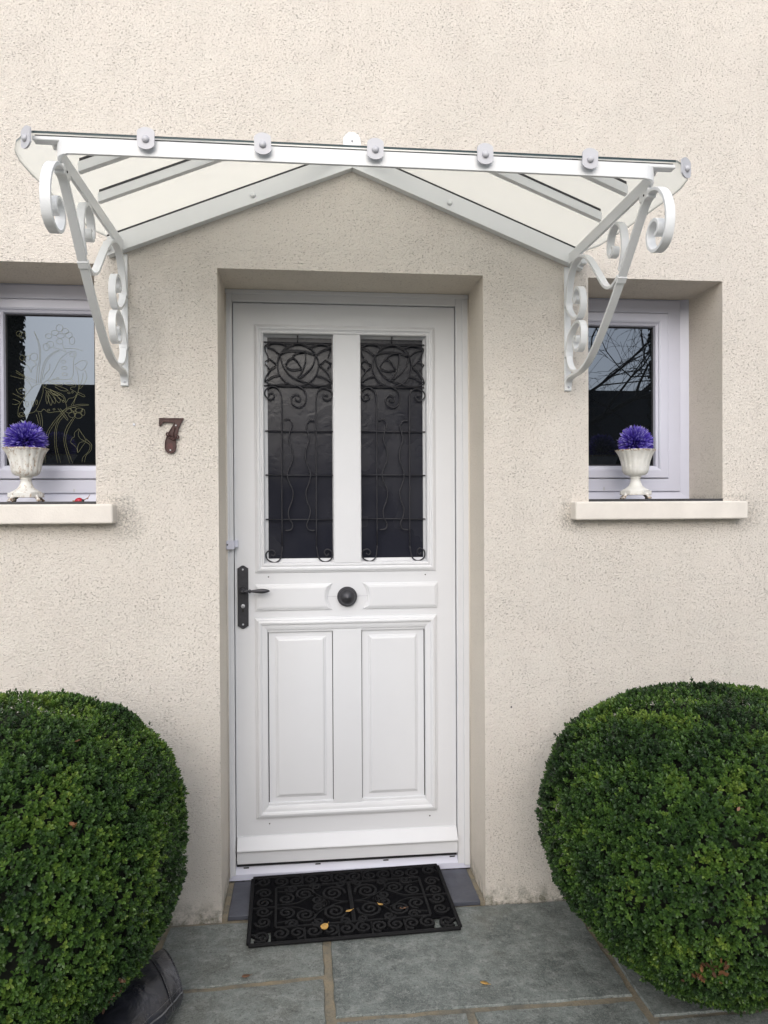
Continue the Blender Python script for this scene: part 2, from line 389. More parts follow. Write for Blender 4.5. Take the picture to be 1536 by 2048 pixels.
# traced outlines (metres)
GRILLE = [[(0.001,0.825),(0.255,0.824)],[(0.127,0.856),(0.127,0.823)],[(0.06,0.781),(0.095,0.795),(0.153,0.793),(0.194,0.781)],[(0.061,0.776),(0.075,0.732),(0.107,0.696),(0.162,0.674)],[(0.194,0.778),(0.182,0.739),(0.155,0.709),(0.126,0.689)],[(0.107,0.773),(0.126,0.787),(0.156,0.792)],[(0.156,0.792),(0.155,0.753),(0.141,0.714),(0.126,0.694)],[(0.081,0.74),(0.092,0.759),(0.108,0.769)],[(0.108,0.769),(0.126,0.755),(0.141,0.728)],[(0.083,0.734),(0.104,0.724),(0.141,0.727)],[(0.005,0.81),(0.033,0.823),(0.064,0.822),(0.087,0.812)],[(0.005,0.81),(0.035,0.8),(0.059,0.781)],[(0.005,0.809),(0.008,0.79),(0.017,0.77)],[(0.174,0.809),(0.207,0.82),(0.236,0.817),(0.252,0.808)],[(0.252,0.808),(0.221,0.798),(0.197,0.781)],[(0.252,0.806),(0.241,0.772)],[(0.209,0.742),(0.231,0.762)],[(0.231,0.762),(0.253,0.748)],[(0.253,0.748),(0.238,0.727)],[(0.006,0.751),(0.022,0.763)],[(0.022,0.763),(0.046,0.744)],[(0.022,0.724),(0.006,0.744)],[(0.206,0.742),(0.231,0.722),(0.245,0.701),(0.254,0.679)],[(0.254,0.677),(0.226,0.695),(0.196,0.704)],[(0.165,0.675),(0.201,0.665),(0.233,0.667),(0.254,0.677)],[(0.046,0.738),(0.025,0.722),(0.01,0.697),(0.005,0.676)],[(0.005,0.676),(0.029,0.695),(0.061,0.704)],[(0.005,0.676),(0.029,0.666),(0.063,0.667),(0.089,0.674)],[(0.001,0.662),(0.254,0.661)],[(0.123,0.664),(0.15,0.648),(0.158,0.621),(0.15,0.594),(0.129,0.583),(0.106,0.596),(0.102,0.618),(0.118,0.631),(0.134,0.624),(0.133,0.608),(0.121,0.609),(0.116,0.617)],[(0.205,0.743),(0.202,0.726),(0.197,0.709),(0.187,0.694),(0.175,0.681),(0.16,0.672),(0.144,0.666),(0.127,0.664),(0.11,0.665),(0.094,0.671),(0.079,0.68),(0.067,0.692),(0.058,0.707),(0.053,0.724),(0.051,0.741),(0.053,0.758),(0.059,0.775),(0.068,0.79),(0.08,0.803),(0.095,0.812),(0.111,0.818),(0.128,0.821),(0.145,0.819),(0.161,0.813),(0.176,0.804),(0.188,0.792),(0.197,0.777),(0.203,0.761),(0.205,0.743)],[(0.065,0.06),(0.065,0.323),(0.066,0.567),(0.065,0.62),(0.055,0.649),(0.031,0.66),(0.008,0.647),(0.005,0.627),(0.021,0.611),(0.038,0.62),(0.032,0.636),(0.019,0.632),(0.018,0.624)],[(0.193,0.058),(0.194,0.323),(0.194,0.568),(0.196,0.627),(0.208,0.651),(0.23,0.656),(0.251,0.644),(0.255,0.625),(0.237,0.61),(0.22,0.62),(0.225,0.632),(0.24,0.627)],[(0.005,0.493),(0.257,0.492)],[(0.005,0.328),(0.256,0.326)],[(0.005,0.162),(0.255,0.159)],[(0.065,0.06),(0.059,0.016),(0.037,0.0),(0.01,0.012),(0.006,0.036),(0.025,0.047),(0.039,0.036),(0.032,0.025),(0.022,0.031)],[(0.193,0.058),(0.202,0.014),(0.226,0.0),(0.25,0.013),(0.25,0.038),(0.232,0.048),(0.222,0.036),(0.231,0.023),(0.239,0.031)],[(0.074,0.535),(0.093,0.539),(0.105,0.518),(0.096,0.489),(0.092,0.46),(0.105,0.421),(0.105,0.382),(0.087,0.338),(0.089,0.309),(0.106,0.269),(0.104,0.235),(0.09,0.196),(0.091,0.167),(0.104,0.142),(0.098,0.123),(0.075,0.119)],[(0.188,0.533),(0.171,0.534),(0.157,0.514),(0.163,0.489),(0.168,0.46),(0.156,0.421),(0.155,0.382),(0.172,0.333),(0.167,0.299),(0.155,0.264),(0.159,0.23),(0.171,0.196),(0.166,0.166),(0.157,0.142),(0.164,0.122),(0.188,0.118)]]
FILM = [[(-1.093,1.859),(-1.082,1.872),(-1.066,1.9),(-1.049,1.934),(-1.027,1.957),(-1.011,1.966),(-0.994,1.966),(-0.992,1.952),(-1.0,1.935),(-1.001,1.907),(-1.002,1.884),(-1.011,1.867),(-1.039,1.864),(-1.066,1.863),(-1.09,1.859)],[(-1.011,1.867),(-0.998,1.856),(-0.993,1.839),(-1.006,1.837),(-1.012,1.83),(-0.99,1.816),(-1.001,1.799),(-1.017,1.796),(-1.029,1.779)],[(-0.987,1.819),(-0.963,1.808),(-0.965,1.802),(-0.987,1.812)],[(-1.104,1.836),(-1.083,1.826),(-1.045,1.813),(-1.031,1.796),(-1.029,1.779),(-1.026,1.762),(-1.042,1.75),(-1.067,1.747),(-1.089,1.744),(-1.105,1.756),(-1.116,1.747),(-1.132,1.75)],[(-1.056,1.759),(-1.026,1.718),(-1.024,1.725),(-1.048,1.759)],[(-1.109,1.849),(-1.134,1.843),(-1.156,1.82),(-1.175,1.792),(-1.191,1.766),(-1.195,1.741),(-1.192,1.728),(-1.173,1.73),(-1.154,1.741),(-1.137,1.747),(-1.121,1.775),(-1.108,1.815),(-1.107,1.835)],[(-1.023,1.906),(-1.025,1.903),(-1.03,1.901),(-1.036,1.901),(-1.041,1.903),(-1.042,1.906),(-1.041,1.909),(-1.036,1.911),(-1.03,1.912),(-1.025,1.91),(-1.023,1.906)],[(-1.022,1.883),(-1.024,1.88),(-1.029,1.878),(-1.035,1.878),(-1.039,1.88),(-1.041,1.883),(-1.039,1.886),(-1.035,1.888),(-1.029,1.888),(-1.024,1.886),(-1.022,1.883)],[(-1.027,1.929),(-1.029,1.926),(-1.033,1.924),(-1.038,1.924),(-1.042,1.926),(-1.044,1.929),(-1.042,1.932),(-1.038,1.934),(-1.033,1.934),(-1.029,1.932),(-1.027,1.929)],[(-1.051,1.869),(-1.053,1.867),(-1.057,1.867),(-1.061,1.868),(-1.061,1.87),(-1.057,1.871),(-1.053,1.871),(-1.051,1.869)],[(-1.065,1.865),(-1.067,1.863),(-1.07,1.863),(-1.072,1.865),(-1.07,1.867),(-1.067,1.867),(-1.065,1.865)],[(-0.997,1.955),(-0.999,1.95),(-1.003,1.947),(-1.008,1.947),(-1.012,1.95),(-1.013,1.955),(-1.012,1.959),(-1.008,1.962),(-1.003,1.962),(-0.999,1.959),(-0.997,1.955)],[(-1.159,1.775),(-1.16,1.769),(-1.163,1.765),(-1.166,1.765),(-1.168,1.769),(-1.169,1.775),(-1.168,1.781),(-1.166,1.784),(-1.163,1.784),(-1.16,1.781),(-1.159,1.775)],[(-1.14,1.775),(-1.141,1.769),(-1.143,1.766),(-1.145,1.766),(-1.147,1.769),(-1.148,1.775),(-1.147,1.781),(-1.145,1.784),(-1.143,1.784),(-1.141,1.781),(-1.14,1.775)],[(-1.127,1.781),(-1.128,1.776),(-1.129,1.773),(-1.131,1.773),(-1.133,1.776),(-1.134,1.781),(-1.133,1.786),(-1.131,1.789),(-1.129,1.789),(-1.128,1.786),(-1.127,1.781)],[(-1.177,1.738),(-1.178,1.735),(-1.181,1.733),(-1.186,1.733),(-1.189,1.735),(-1.19,1.738),(-1.189,1.741),(-1.185,1.743),(-1.181,1.743),(-1.178,1.741),(-1.177,1.738)],[(-1.096,1.818),(-1.098,1.795),(-1.094,1.775),(-1.088,1.795),(-1.089,1.815)],[(-1.099,1.826),(-1.077,1.79),(-1.08,1.77),(-1.086,1.781),(-1.094,1.809)],[(-1.093,1.823),(-1.066,1.798),(-1.067,1.776),(-1.077,1.79)],[(-1.088,1.823),(-1.05,1.796),(-1.053,1.779),(-1.072,1.801)],[(-1.077,1.824),(-1.039,1.801),(-1.037,1.787),(-1.056,1.798)],[(-1.088,1.856),(-1.05,1.852),(-1.039,1.844),(-1.066,1.846),(-1.088,1.855)],[(-1.033,1.852),(-1.012,1.853),(-1.001,1.844),(-1.023,1.844),(-1.033,1.85)],[(-1.066,1.844),(-1.034,1.833),(-1.02,1.824),(-1.044,1.824),(-1.066,1.838)],[(-1.083,1.829),(-1.066,1.818),(-1.047,1.807),(-1.069,1.808),(-1.083,1.826)],[(-1.067,1.812),(-1.068,1.811),(-1.07,1.811),(-1.071,1.812),(-1.07,1.814),(-1.068,1.814),(-1.067,1.812)],[(-1.062,1.81),(-1.063,1.808),(-1.064,1.808),(-1.065,1.81),(-1.064,1.811),(-1.063,1.811),(-1.062,1.81)],[(-1.057,1.807),(-1.058,1.805),(-1.06,1.805),(-1.06,1.807),(-1.06,1.808),(-1.058,1.808),(-1.057,1.807)],[(-1.013,1.816),(-1.014,1.814),(-1.017,1.813),(-1.02,1.814),(-1.022,1.816),(-1.02,1.818),(-1.017,1.819),(-1.014,1.818),(-1.013,1.816)],[(-1.002,1.819),(-1.003,1.816),(-1.005,1.815),(-1.007,1.816),(-1.008,1.819),(-1.007,1.821),(-1.005,1.822),(-1.003,1.821),(-1.002,1.819)],[(-1.033,1.784),(-1.035,1.782),(-1.037,1.782),(-1.04,1.783),(-1.04,1.786),(-1.037,1.787),(-1.035,1.787),(-1.033,1.784)],[(-1.066,1.756),(-1.068,1.754),(-1.07,1.753),(-1.073,1.755),(-1.073,1.757),(-1.07,1.759),(-1.068,1.758),(-1.066,1.756)],[(-1.085,1.753),(-1.086,1.75),(-1.089,1.75),(-1.092,1.751),(-1.092,1.754),(-1.089,1.756),(-1.086,1.756),(-1.085,1.753)],[(-1.093,1.86),(-1.104,1.852),(-1.107,1.84),(-1.101,1.836),(-1.092,1.849)],[(-1.105,1.863),(-1.101,1.88),(-1.085,1.9),(-1.083,1.92)],[(-1.13,1.851),(-1.127,1.899),(-1.119,1.939),(-1.122,1.992),(-1.137,2.037)],[(-1.124,1.851),(-1.12,1.899),(-1.115,1.942),(-1.118,1.992),(-1.137,2.037)],[(-1.118,1.851),(-1.109,1.905),(-1.095,1.939),(-1.07,1.962),(-1.049,1.971)],[(-1.113,1.851),(-1.104,1.902),(-1.09,1.936),(-1.068,1.958),(-1.049,1.968)],[(-1.201,1.887),(-1.174,1.873),(-1.131,1.848)],[(-1.201,1.895),(-1.174,1.877),(-1.136,1.86),(-1.13,1.851)],[(-1.22,1.875),(-1.188,1.867),(-1.161,1.859),(-1.145,1.831)],[(-1.201,1.828),(-1.193,1.814),(-1.177,1.808),(-1.166,1.823),(-1.177,1.831),(-1.193,1.828)],[(-1.212,1.811),(-1.196,1.803),(-1.177,1.794),(-1.167,1.806)],[(-1.215,1.774),(-1.202,1.772),(-1.188,1.78),(-1.202,1.788),(-1.212,1.791)],[(-1.075,2.021),(-1.077,2.016),(-1.083,2.013),(-1.09,2.013),(-1.095,2.016),(-1.097,2.021),(-1.095,2.026),(-1.089,2.029),(-1.083,2.029),(-1.077,2.026),(-1.075,2.021)],[(-1.052,2.033),(-1.055,2.028),(-1.061,2.024),(-1.068,2.024),(-1.074,2.027),(-1.077,2.033),(-1.074,2.038),(-1.068,2.041),(-1.061,2.041),(-1.054,2.038),(-1.052,2.033)],[(-1.036,2.05),(-1.038,2.043),(-1.044,2.038),(-1.052,2.038),(-1.058,2.042),(-1.06,2.05),(-1.058,2.057),(-1.052,2.062),(-1.044,2.062),(-1.038,2.058),(-1.036,2.05)],[(-1.017,2.039),(-1.019,2.033),(-1.025,2.03),(-1.033,2.03),(-1.039,2.033),(-1.041,2.039),(-1.039,2.045),(-1.033,2.048),(-1.025,2.049),(-1.019,2.045),(-1.017,2.039)],[(-1.004,2.025),(-1.006,2.019),(-1.012,2.015),(-1.019,2.014),(-1.025,2.018),(-1.027,2.025),(-1.025,2.032),(-1.019,2.036),(-1.012,2.036),(-1.006,2.032),(-1.004,2.025)],[(-0.995,2.006),(-0.997,1.997),(-1.002,1.992),(-1.008,1.992),(-1.013,1.997),(-1.014,2.005),(-1.012,2.014),(-1.008,2.019),(-1.002,2.019),(-0.997,2.014),(-0.995,2.006)],[(-1.037,2.002),(-1.039,1.997),(-1.045,1.993),(-1.052,1.993),(-1.058,1.997),(-1.06,2.002),(-1.058,2.007),(-1.052,2.011),(-1.045,2.011),(-1.039,2.007),(-1.037,2.002)],[(-1.069,1.99),(-1.071,1.984),(-1.077,1.979),(-1.085,1.979),(-1.091,1.983),(-1.093,1.99),(-1.091,1.997),(-1.085,2.001),(-1.077,2.001),(-1.071,1.997),(-1.069,1.99)],[(-1.083,1.982),(-1.086,1.974),(-1.091,1.969),(-1.098,1.969),(-1.104,1.974),(-1.106,1.981),(-1.104,1.989),(-1.098,1.993),(-1.091,1.994),(-1.085,1.989),(-1.083,1.982)],[(-1.032,2.022),(-1.034,2.017),(-1.041,2.014),(-1.05,2.014),(-1.056,2.017),(-1.059,2.022),(-1.056,2.027),(-1.05,2.03),(-1.041,2.03),(-1.034,2.027),(-1.032,2.022)],[(-1.038,1.994),(-1.035,1.98),(-1.026,1.964)],[(-1.07,1.979),(-1.049,1.974),(-1.027,1.963)],[(-1.032,1.977),(-0.997,1.977),(-0.967,1.969)],[(-1.171,1.941),(-1.172,1.935),(-1.176,1.931),(-1.181,1.931),(-1.185,1.935),(-1.187,1.94),(-1.185,1.946),(-1.181,1.95),(-1.176,1.95),(-1.172,1.947),(-1.171,1.941)],[(-1.152,1.941),(-1.153,1.936),(-1.157,1.932),(-1.161,1.932),(-1.164,1.936),(-1.165,1.941),(-1.164,1.946),(-1.161,1.949),(-1.156,1.95),(-1.153,1.946),(-1.152,1.941)],[(-1.125,1.944),(-1.127,1.936),(-1.134,1.931),(-1.143,1.931),(-1.149,1.936),(-1.152,1.944),(-1.149,1.952),(-1.142,1.957),(-1.134,1.958),(-1.127,1.953),(-1.125,1.944)],[(-1.168,1.921),(-1.155,1.904),(-1.148,1.888),(-1.144,1.905),(-1.13,1.916),(-1.138,1.927)],[(-1.165,2.022),(-1.167,2.016),(-1.173,2.012),(-1.181,2.011),(-1.187,2.015),(-1.189,2.022),(-1.186,2.029),(-1.18,2.033),(-1.173,2.033),(-1.167,2.029),(-1.165,2.022)],[(-1.179,2.028),(-1.181,2.023),(-1.186,2.02),(-1.192,2.019),(-1.196,2.022),(-1.198,2.027),(-1.196,2.032),(-1.192,2.036),(-1.186,2.036),(-1.181,2.033),(-1.179,2.028)],[(-0.997,1.918),(-0.973,1.933),(-0.953,1.93),(-0.959,1.91),(-0.973,1.898),(-0.995,1.912)],[(-0.962,1.901),(-0.954,1.873),(-0.971,1.839),(-0.982,1.83)],[(-0.967,1.89),(-0.97,1.867),(-0.976,1.85),(-0.982,1.83)],[(-0.995,1.907),(-0.988,1.895),(-0.983,1.862),(-0.986,1.816),(-1.01,1.771)],[(-0.991,1.81),(-1.003,1.771)],[(-0.948,1.775),(-0.985,1.774),(-1.023,1.762),(-1.042,1.745),(-1.07,1.713),(-1.092,1.679),(-1.098,1.662)],[(-0.948,1.772),(-0.982,1.769),(-1.018,1.758),(-1.04,1.739),(-1.062,1.713),(-1.084,1.679),(-1.092,1.657)],[(-1.043,1.736),(-1.059,1.711),(-1.068,1.674),(-1.068,1.62),(-1.059,1.561)],[(-1.034,1.733),(-1.054,1.708),(-1.062,1.674),(-1.062,1.62),(-1.048,1.561)],[(-1.004,1.725),(-1.027,1.691),(-1.036,1.657),(-1.034,1.623),(-1.017,1.561)],[(-0.999,1.724),(-1.021,1.685),(-1.03,1.651),(-1.026,1.617),(-1.007,1.561)],[(-1.007,1.751),(-1.009,1.746),(-1.015,1.743),(-1.021,1.743),(-1.027,1.746),(-1.029,1.751),(-1.027,1.756),(-1.021,1.759),(-1.014,1.759),(-1.009,1.756),(-1.007,1.751)],[(-0.991,1.757),(-0.993,1.752),(-0.998,1.75),(-1.005,1.75),(-1.01,1.752),(-1.012,1.756),(-1.01,1.761),(-1.005,1.763),(-0.998,1.763),(-0.993,1.761),(-0.991,1.757)],[(-0.969,1.754),(-0.971,1.749),(-0.978,1.746),(-0.987,1.746),(-0.993,1.749),(-0.996,1.754),(-0.993,1.758),(-0.987,1.761),(-0.978,1.761),(-0.971,1.759),(-0.969,1.754)],[(-0.962,1.745),(-0.963,1.738),(-0.967,1.734),(-0.971,1.734),(-0.975,1.738),(-0.976,1.745),(-0.974,1.752),(-0.971,1.757),(-0.966,1.757),(-0.963,1.752),(-0.962,1.745)],[(-0.972,1.734),(-0.974,1.728),(-0.981,1.724),(-0.99,1.724),(-0.996,1.728),(-0.999,1.734),(-0.996,1.74),(-0.989,1.743),(-0.981,1.743),(-0.974,1.74),(-0.972,1.734)],[(-0.995,1.737),(-0.997,1.731),(-1.003,1.727),(-1.011,1.727),(-1.017,1.731),(-1.019,1.736),(-1.017,1.742),(-1.011,1.746),(-1.003,1.746),(-0.997,1.742),(-0.995,1.737)],[(-0.992,1.745),(-0.994,1.742),(-0.998,1.74),(-1.001,1.741),(-1.003,1.745),(-1.001,1.749),(-0.997,1.75),(-0.994,1.749),(-0.992,1.745)],[(-1.132,1.736),(-1.127,1.719),(-1.124,1.702)],[(-1.124,1.744),(-1.119,1.719),(-1.118,1.696)],[(-1.116,1.744),(-1.111,1.719),(-1.111,1.691)],[(-0.984,1.686),(-0.975,1.671),(-0.963,1.652),(-0.96,1.64),(-0.975,1.618),(-0.988,1.599),(-0.992,1.615),(-1.005,1.629),(-1.013,1.637),(-1.008,1.651),(-1.0,1.657),(-0.999,1.671),(-0.984,1.686)],[(-0.983,1.68),(-0.986,1.663),(-0.978,1.649),(-0.961,1.64)],[(-0.961,1.64),(-0.981,1.635),(-0.989,1.617),(-0.988,1.6)],[(-0.959,1.649),(-0.94,1.629),(-0.943,1.606),(-0.959,1.589),(-0.965,1.564)],[(-0.959,1.637),(-0.945,1.626),(-0.951,1.603),(-0.97,1.583),(-0.974,1.564)],[(-1.105,1.606),(-1.107,1.561)],[(-1.101,1.606),(-1.101,1.561)]]
SEVEN = [(-0.646, 1.694), (-0.567, 1.694), (-0.575, 1.681), (-0.583, 1.664), (-0.59, 1.638), (-0.593, 1.625), (-0.593, 1.596), (-0.596, 1.586), (-0.603, 1.58), (-0.611, 1.578), (-0.619, 1.581), (-0.626, 1.588), (-0.628, 1.597), (-0.627, 1.617), (-0.622, 1.633), (-0.615, 1.648), (-0.608, 1.66), (-0.596, 1.68), (-0.633, 1.683), (-0.644, 1.667), (-0.645, 1.669)]
KNOT = [(-0.618, 1.641), (-0.588, 1.632), (-0.613, 1.63), (-0.602, 1.637), (-0.6, 1.626), (-0.61, 1.613), (-0.61, 1.595), (-0.592, 1.671), (-0.611, 1.589)]
# ---------------------------------------------------------------- setting
def plate(mb, x0, x1, z0, z1, holes, y, depth, mi=0, mi_side=0, xc=(), zc=(), flip=1):
    """flat plate with rectangular holes (hx0,hx1,hz0,hz1) and their jambs going back by depth"""
    xs = sorted(set([x0, x1] + [h[0] for h in holes] + [h[1] for h in holes] + list(xc)))
    zs = sorted(set([z0, z1] + [h[2] for h in holes] + [h[3] for h in holes] + list(zc)))
    inh = lambda a, b: any(h[0] < a < h[1] and h[2] < b < h[3] for h in holes)
    for i in range(len(xs) - 1):
        for j in range(len(zs) - 1):
            a, b, c, d = xs[i], xs[i + 1], zs[j], zs[j + 1]
            if not inh((a + b) / 2, (c + d) / 2): mb.add([(a, y, c), (b, y, c), (b, y, d), (a, y, d)], [(0, 1, 2, 3)], mi)
    for a, b, c, d in holes:
        q = [(a, c), (b, c), (b, d), (a, d)]
        for k in range(4):
            (u0, v0), (u1, v1) = q[k], q[(k + 1) % 4]
            n = 1
            for t in range(n):
                p0 = (u0, y, v0); p1 = (u1, y, v1)
                mb.add([p0, p1, (p1[0], y + depth, p1[2]), (p0[0], y + depth, p0[2])], [(0, 1, 2, 3)], mi_side)

gr = MB(); gr.add([(-150, -150, -.035), (150, -150, -.035), (150, 150, -.035), (-150, 150, -.035)], [(0, 1, 2, 3)])
tag(gr.build('ground', 'bounce_ground', recalc=False), kind='structure')

rng = random.Random(5)
bed = MB(); bed.box(-3.2, 3.2, -4.4, .03, -.03, -.007)
tag(bed.build('mortar_bed', 'mortar'), kind='structure')

def slab(mb, poly, tones, tone):
    """irregular flag: edges broken up a little, thin chamfer"""
    P = []
    n = len(poly)
    for i in range(n):
        a = Vector(poly[i]); b = Vector(poly[(i + 1) % n]); L = (b - a).length; k = max(2, int(L / .035))
        nn = Vector((-(b - a).y, (b - a).x)).normalized()
        for j in range(k):
            t = j / k; o = rng.uniform(-.0028, .0028) if j else 0
            P.append(a.lerp(b, t) + nn * o)
    c = sum(P, Vector((0, 0))) / len(P)
    top = [(p.x + (c.x - p.x) * .006, p.y + (c.y - p.y) * .006, rng.uniform(-.0006, .0)) for p in P]
    mid = [(p.x, p.y, -.004) for p in P]; low = [(p.x, p.y, -.02) for p in P]; m_ = len(P)
    v = top + mid + low
    f = [tuple(range(m_))] + [(i + m_ * r, (i + 1) % m_ + m_ * r, (i + 1) % m_ + m_ * (r + 1), i + m_ * (r + 1)) for r in (0, 1) for i in range(m_)]
    mb.add(v, f); tones += [tone] * len(f)
pv = MB(); tones = []
J = .011
near = [
 ([(-.620, -.022), (-.116, -.018), (-.118, -.318), (-.42, -.336), (-.635, -.342)], .75),
 ([(-.092, -.012), (.45, -.008), (.752, -.012), (.757, -.512), (.30, -.508), (-.090, -.508)], .15),
 ([(-.640, -.368), (-.40, -.360), (-.121, -.342), (-.118, -.66), (-.122, -.99), (-.66, -.98)], .9),
 ([(-.088, -.530), (.268, -.534), (.275, -.92), (-.086, -.93)], .7),
 ([(.292, -.534), (.750, -.540), (.765, -.93), (.300, -.925)], .35),
 ([(.776, -.012), (1.45, -.01), (1.46, -.60), (.778, -.60)], .2),
 ([(.782, -.622), (1.47, -.618), (1.48, -1.3), (.79, -1.3)], .5),
 ([(-1.35, -.02), (-.645, -.022), (-.66, -.50), (-1.34, -.51)], .6),
 ([(-1.34, -.535), (-.665, -.525), (-.685, -.98), (-1.35, -1.0)], .4)]
for q, t in near: slab(pv, q, tones, t)
# the rest of the terrace, under and behind the viewer
ys = [-1.0, -1.42, -1.95, -2.38, -2.95, -3.4, -3.95, -4.35]
for r in range(len(ys) - 1):
    x = -3.1 + rng.uniform(0, .2)
    y1, y0 = ys[r] - J, ys[r + 1] + J
    while x < 3.0:
        wd = rng.choice((.45, .6, .75, .9)); x2 = min(3.1, x + wd)
        if not (r == 0 and x < 1.5 and x2 > .77 and x < 1.48):
            slab(pv, [(x + J, y1), (x2 - J, y1), (x2 - J, y0), (x + J, y0)], tones, rng.random())
        else:
            slab(pv, [(x + J, min(y1, -1.33)), (x2 - J, min(y1, -1.33)), (x2 - J, y0), (x + J, y0)], tones, rng.random())
        x = x2
for sx in (-1, 1):
    x0, x1 = (-3.1, -1.37) if sx < 0 else (1.49, 3.1)
    for ya, yb in ((-.02, -.5), (-.52, -.98)):
        xm = (x0 + x1) / 2 + rng.uniform(-.2, .2)
        slab(pv, [(x0, ya), (xm - J, ya), (xm - J, yb), (x0, yb)], tones, rng.random())
        slab(pv, [(xm + J, ya), (x1, ya), (x1, yb), (xm + J, yb)], tones, rng.random())
po = pv.build('paving', 'slab', recalc=True)
at = po.data.attributes.new('tone', 'FLOAT', 'FACE')
at.data.foreach_set('value', tones)
tag(po, kind='structure')

# ---------------------------------------------------------------- the house
house = empty('house')
tag(house, 'cream roughcast house front with white front door and two small windows', 'house')
DX = .455
wl = MB()
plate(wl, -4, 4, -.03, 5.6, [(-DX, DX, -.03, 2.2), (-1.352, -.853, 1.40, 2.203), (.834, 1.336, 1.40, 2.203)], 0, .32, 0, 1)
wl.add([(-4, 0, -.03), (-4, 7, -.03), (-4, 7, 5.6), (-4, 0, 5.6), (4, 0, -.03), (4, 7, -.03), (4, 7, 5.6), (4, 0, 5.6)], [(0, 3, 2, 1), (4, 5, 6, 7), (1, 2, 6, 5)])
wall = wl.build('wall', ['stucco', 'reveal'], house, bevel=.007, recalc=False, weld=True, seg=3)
rf = MB()
rf.prism([(-4.2, -.25, 5.55), (-4.2, 3.5, 8.6), (-4.2, 7.25, 5.55)], (8.4, 0, 0))
rf.build('roof', 'roof', house)
# door ---------------------------------------------------------------
YL = .250
fr = MB()
fr.box(-.4545, -.4300, .236, .30, .030, 2.1995)
fr.box(.4055, .4545, .236, .30, .030, 2.1995)
fr.box(-.4298, .4053, .236, .30, 2.156, 2.1995)
fr.box(.430, .4545, .229, .2358, .026, 2.180)       # cover strip on the right post
fr.box(-.4545, -.444, .231, .2358, .026, 2.182)
fr.box(-.4545, .4545, .231, .2358, 2.183, 2.1995)
door = fr.build('door', 'door', house, bevel=.0025)
lf = MB()
plate(lf, -.4275, .4030, .080, 2.1535, [(-.318, .293, 1.189, 2.042), (-.309, .284, .290, .930)], YL, .045)
leaf = lf.build('door_leaf', 'door', door, bevel=.0015, weld=True, recalc=False)
mo = MB()
P1 = [(0, .2499), (.0015, .246), (.006, .2445), (.0075, .2415), (.013, .2395), (.018, .2395), (.0195, .2425), (.024, .2445), (.026, .242), (.031, .2415), (.0345, .245), (.035, .268)]
mo.ring(-.352, .328, 1.151, 2.076, P1)
mo.box(-.060, .043, .2445, .275, 1.1855, 2.0415)
mo.box(-.0565, .0395, .2425, .2446, 1.1858, 2.041)
mo.build('glazing_moulding', 'door', door, bevel=.0008)
P2 = [(0, .2499), (.0015, .2445), (.007, .2425), (.010, .237), (.018, .235), (.0245, .2375), (.026, .241), (.036, .2425), (.045, .2455), (.0462, .249), (.0465, .264)]
ml = MB()
ml.ring(-.355, .330, .234, .984, P2)
ml.box(-.066, .041, .2475, .264, .2805, .9375)
ml.build('panel_moulding', 'door', door, bevel=.0008)
def door_panel(x0, x1, z0, z1):
    pm = MB()
    pm.ring(x0, x1, z0, z1, [(0, .275), (0.0, .2595), (.001, .2585), (.024, .2585), (.0265, .2565), (.030, .2560), (.033, .2520), (.038, .2505), (.0385, .2505)])
    pm.add([(x0 + .0385, .2505, z0 + .0385), (x1 - .0385, .2505, z0 + .0385), (x1 - .0385, .2505, z1 - .0385), (x0 + .0385, .2505, z1 - .0385)], [(0, 1, 2, 3)])
    pm.build('panel', 'door', door, recalc=False)
    g = MB(); g.add([(x0 - .004, .2600, z0 - .004), (x1 + .004, .2600, z0 - .004), (x1 + .004, .2600, z1 + .004), (x0 - .004, .2600, z1 + .004)], [(0, 1, 2, 3)])
    return g
door_panel(-.3055, -.0685, .2835, .9345).build('panel_gap', 'dark', door, recalc=False)
door_panel(.0435, .2805, .2835, .9345).build('panel_gap', 'dark', door, recalc=False)
def block(sgn):
    kx, kz = -.0100, 1.060; xo = -.354 if sgn < 0 else .334; zb, zt = 1.011, 1.109
    def outline(ins):
        r = .075 + ins; a0 = math.asin(min(1, (zt - ins - kz) / r)); a1 = math.asin((kz - zb - ins) / r)
        p = [(xo + (-sgn) * ins, zb + ins), (xo + (-sgn) * ins, zt - ins)]
        for i in range(13):
            a = a0 + (-a1 - a0) * i / 12
            p.append((kx + sgn * r * math.cos(a), kz + r * math.sin(a)))
        return p
    pb = MB(); n = 15; layers = [(0, .2497), (.001, .245), (.006, .2435), (.008, .2410), (.015, .2395)]
    vs = []
    for ins, y in layers: vs += [(x, y, z) for x, z in outline(ins)]
    fs = [(k * n + i, k * n + (i + 1) % n, (k + 1) * n + (i + 1) % n, (k + 1) * n + i) for k in range(len(layers) - 1) for i in range(n)]
    fs.append(tuple((len(layers) - 1) * n + i for i in range(n)))
    pb.add(vs, fs); pb.build('raised_panel', 'door', door)
block(-1); block(1)
for a, b in ((-.088, -.0465), (.026, .068)):
    jl = MB(); jl.box(a, b, .2491, .2502, 1.0593, 1.0606); jl.build('joint_line', 'alu_grey', door)
wb = MB()
wb.prism([(-.4235, y, z) for y, z in ((.2502, .172), (.243, .170), (.2135, .1345), (.2120, .1300), (.2150, .1265), (.2230, .1265), (.2230, .0790), (.2502, .0790))], (.8255, 0, 0))
wb.build('weather_bar', 'door', door, bevel=.0015)
th = MB()
th.prism([(-.4535, y, z) for y, z in ((.300, .0690), (.262, .0670), (.254, .0590), (.2400, .0380), (.2370, .0340), (.2365, .0120), (.300, .0120))], (.907, 0, 0))
tho = th.build('threshold', 'pvc', door, bevel=.001)
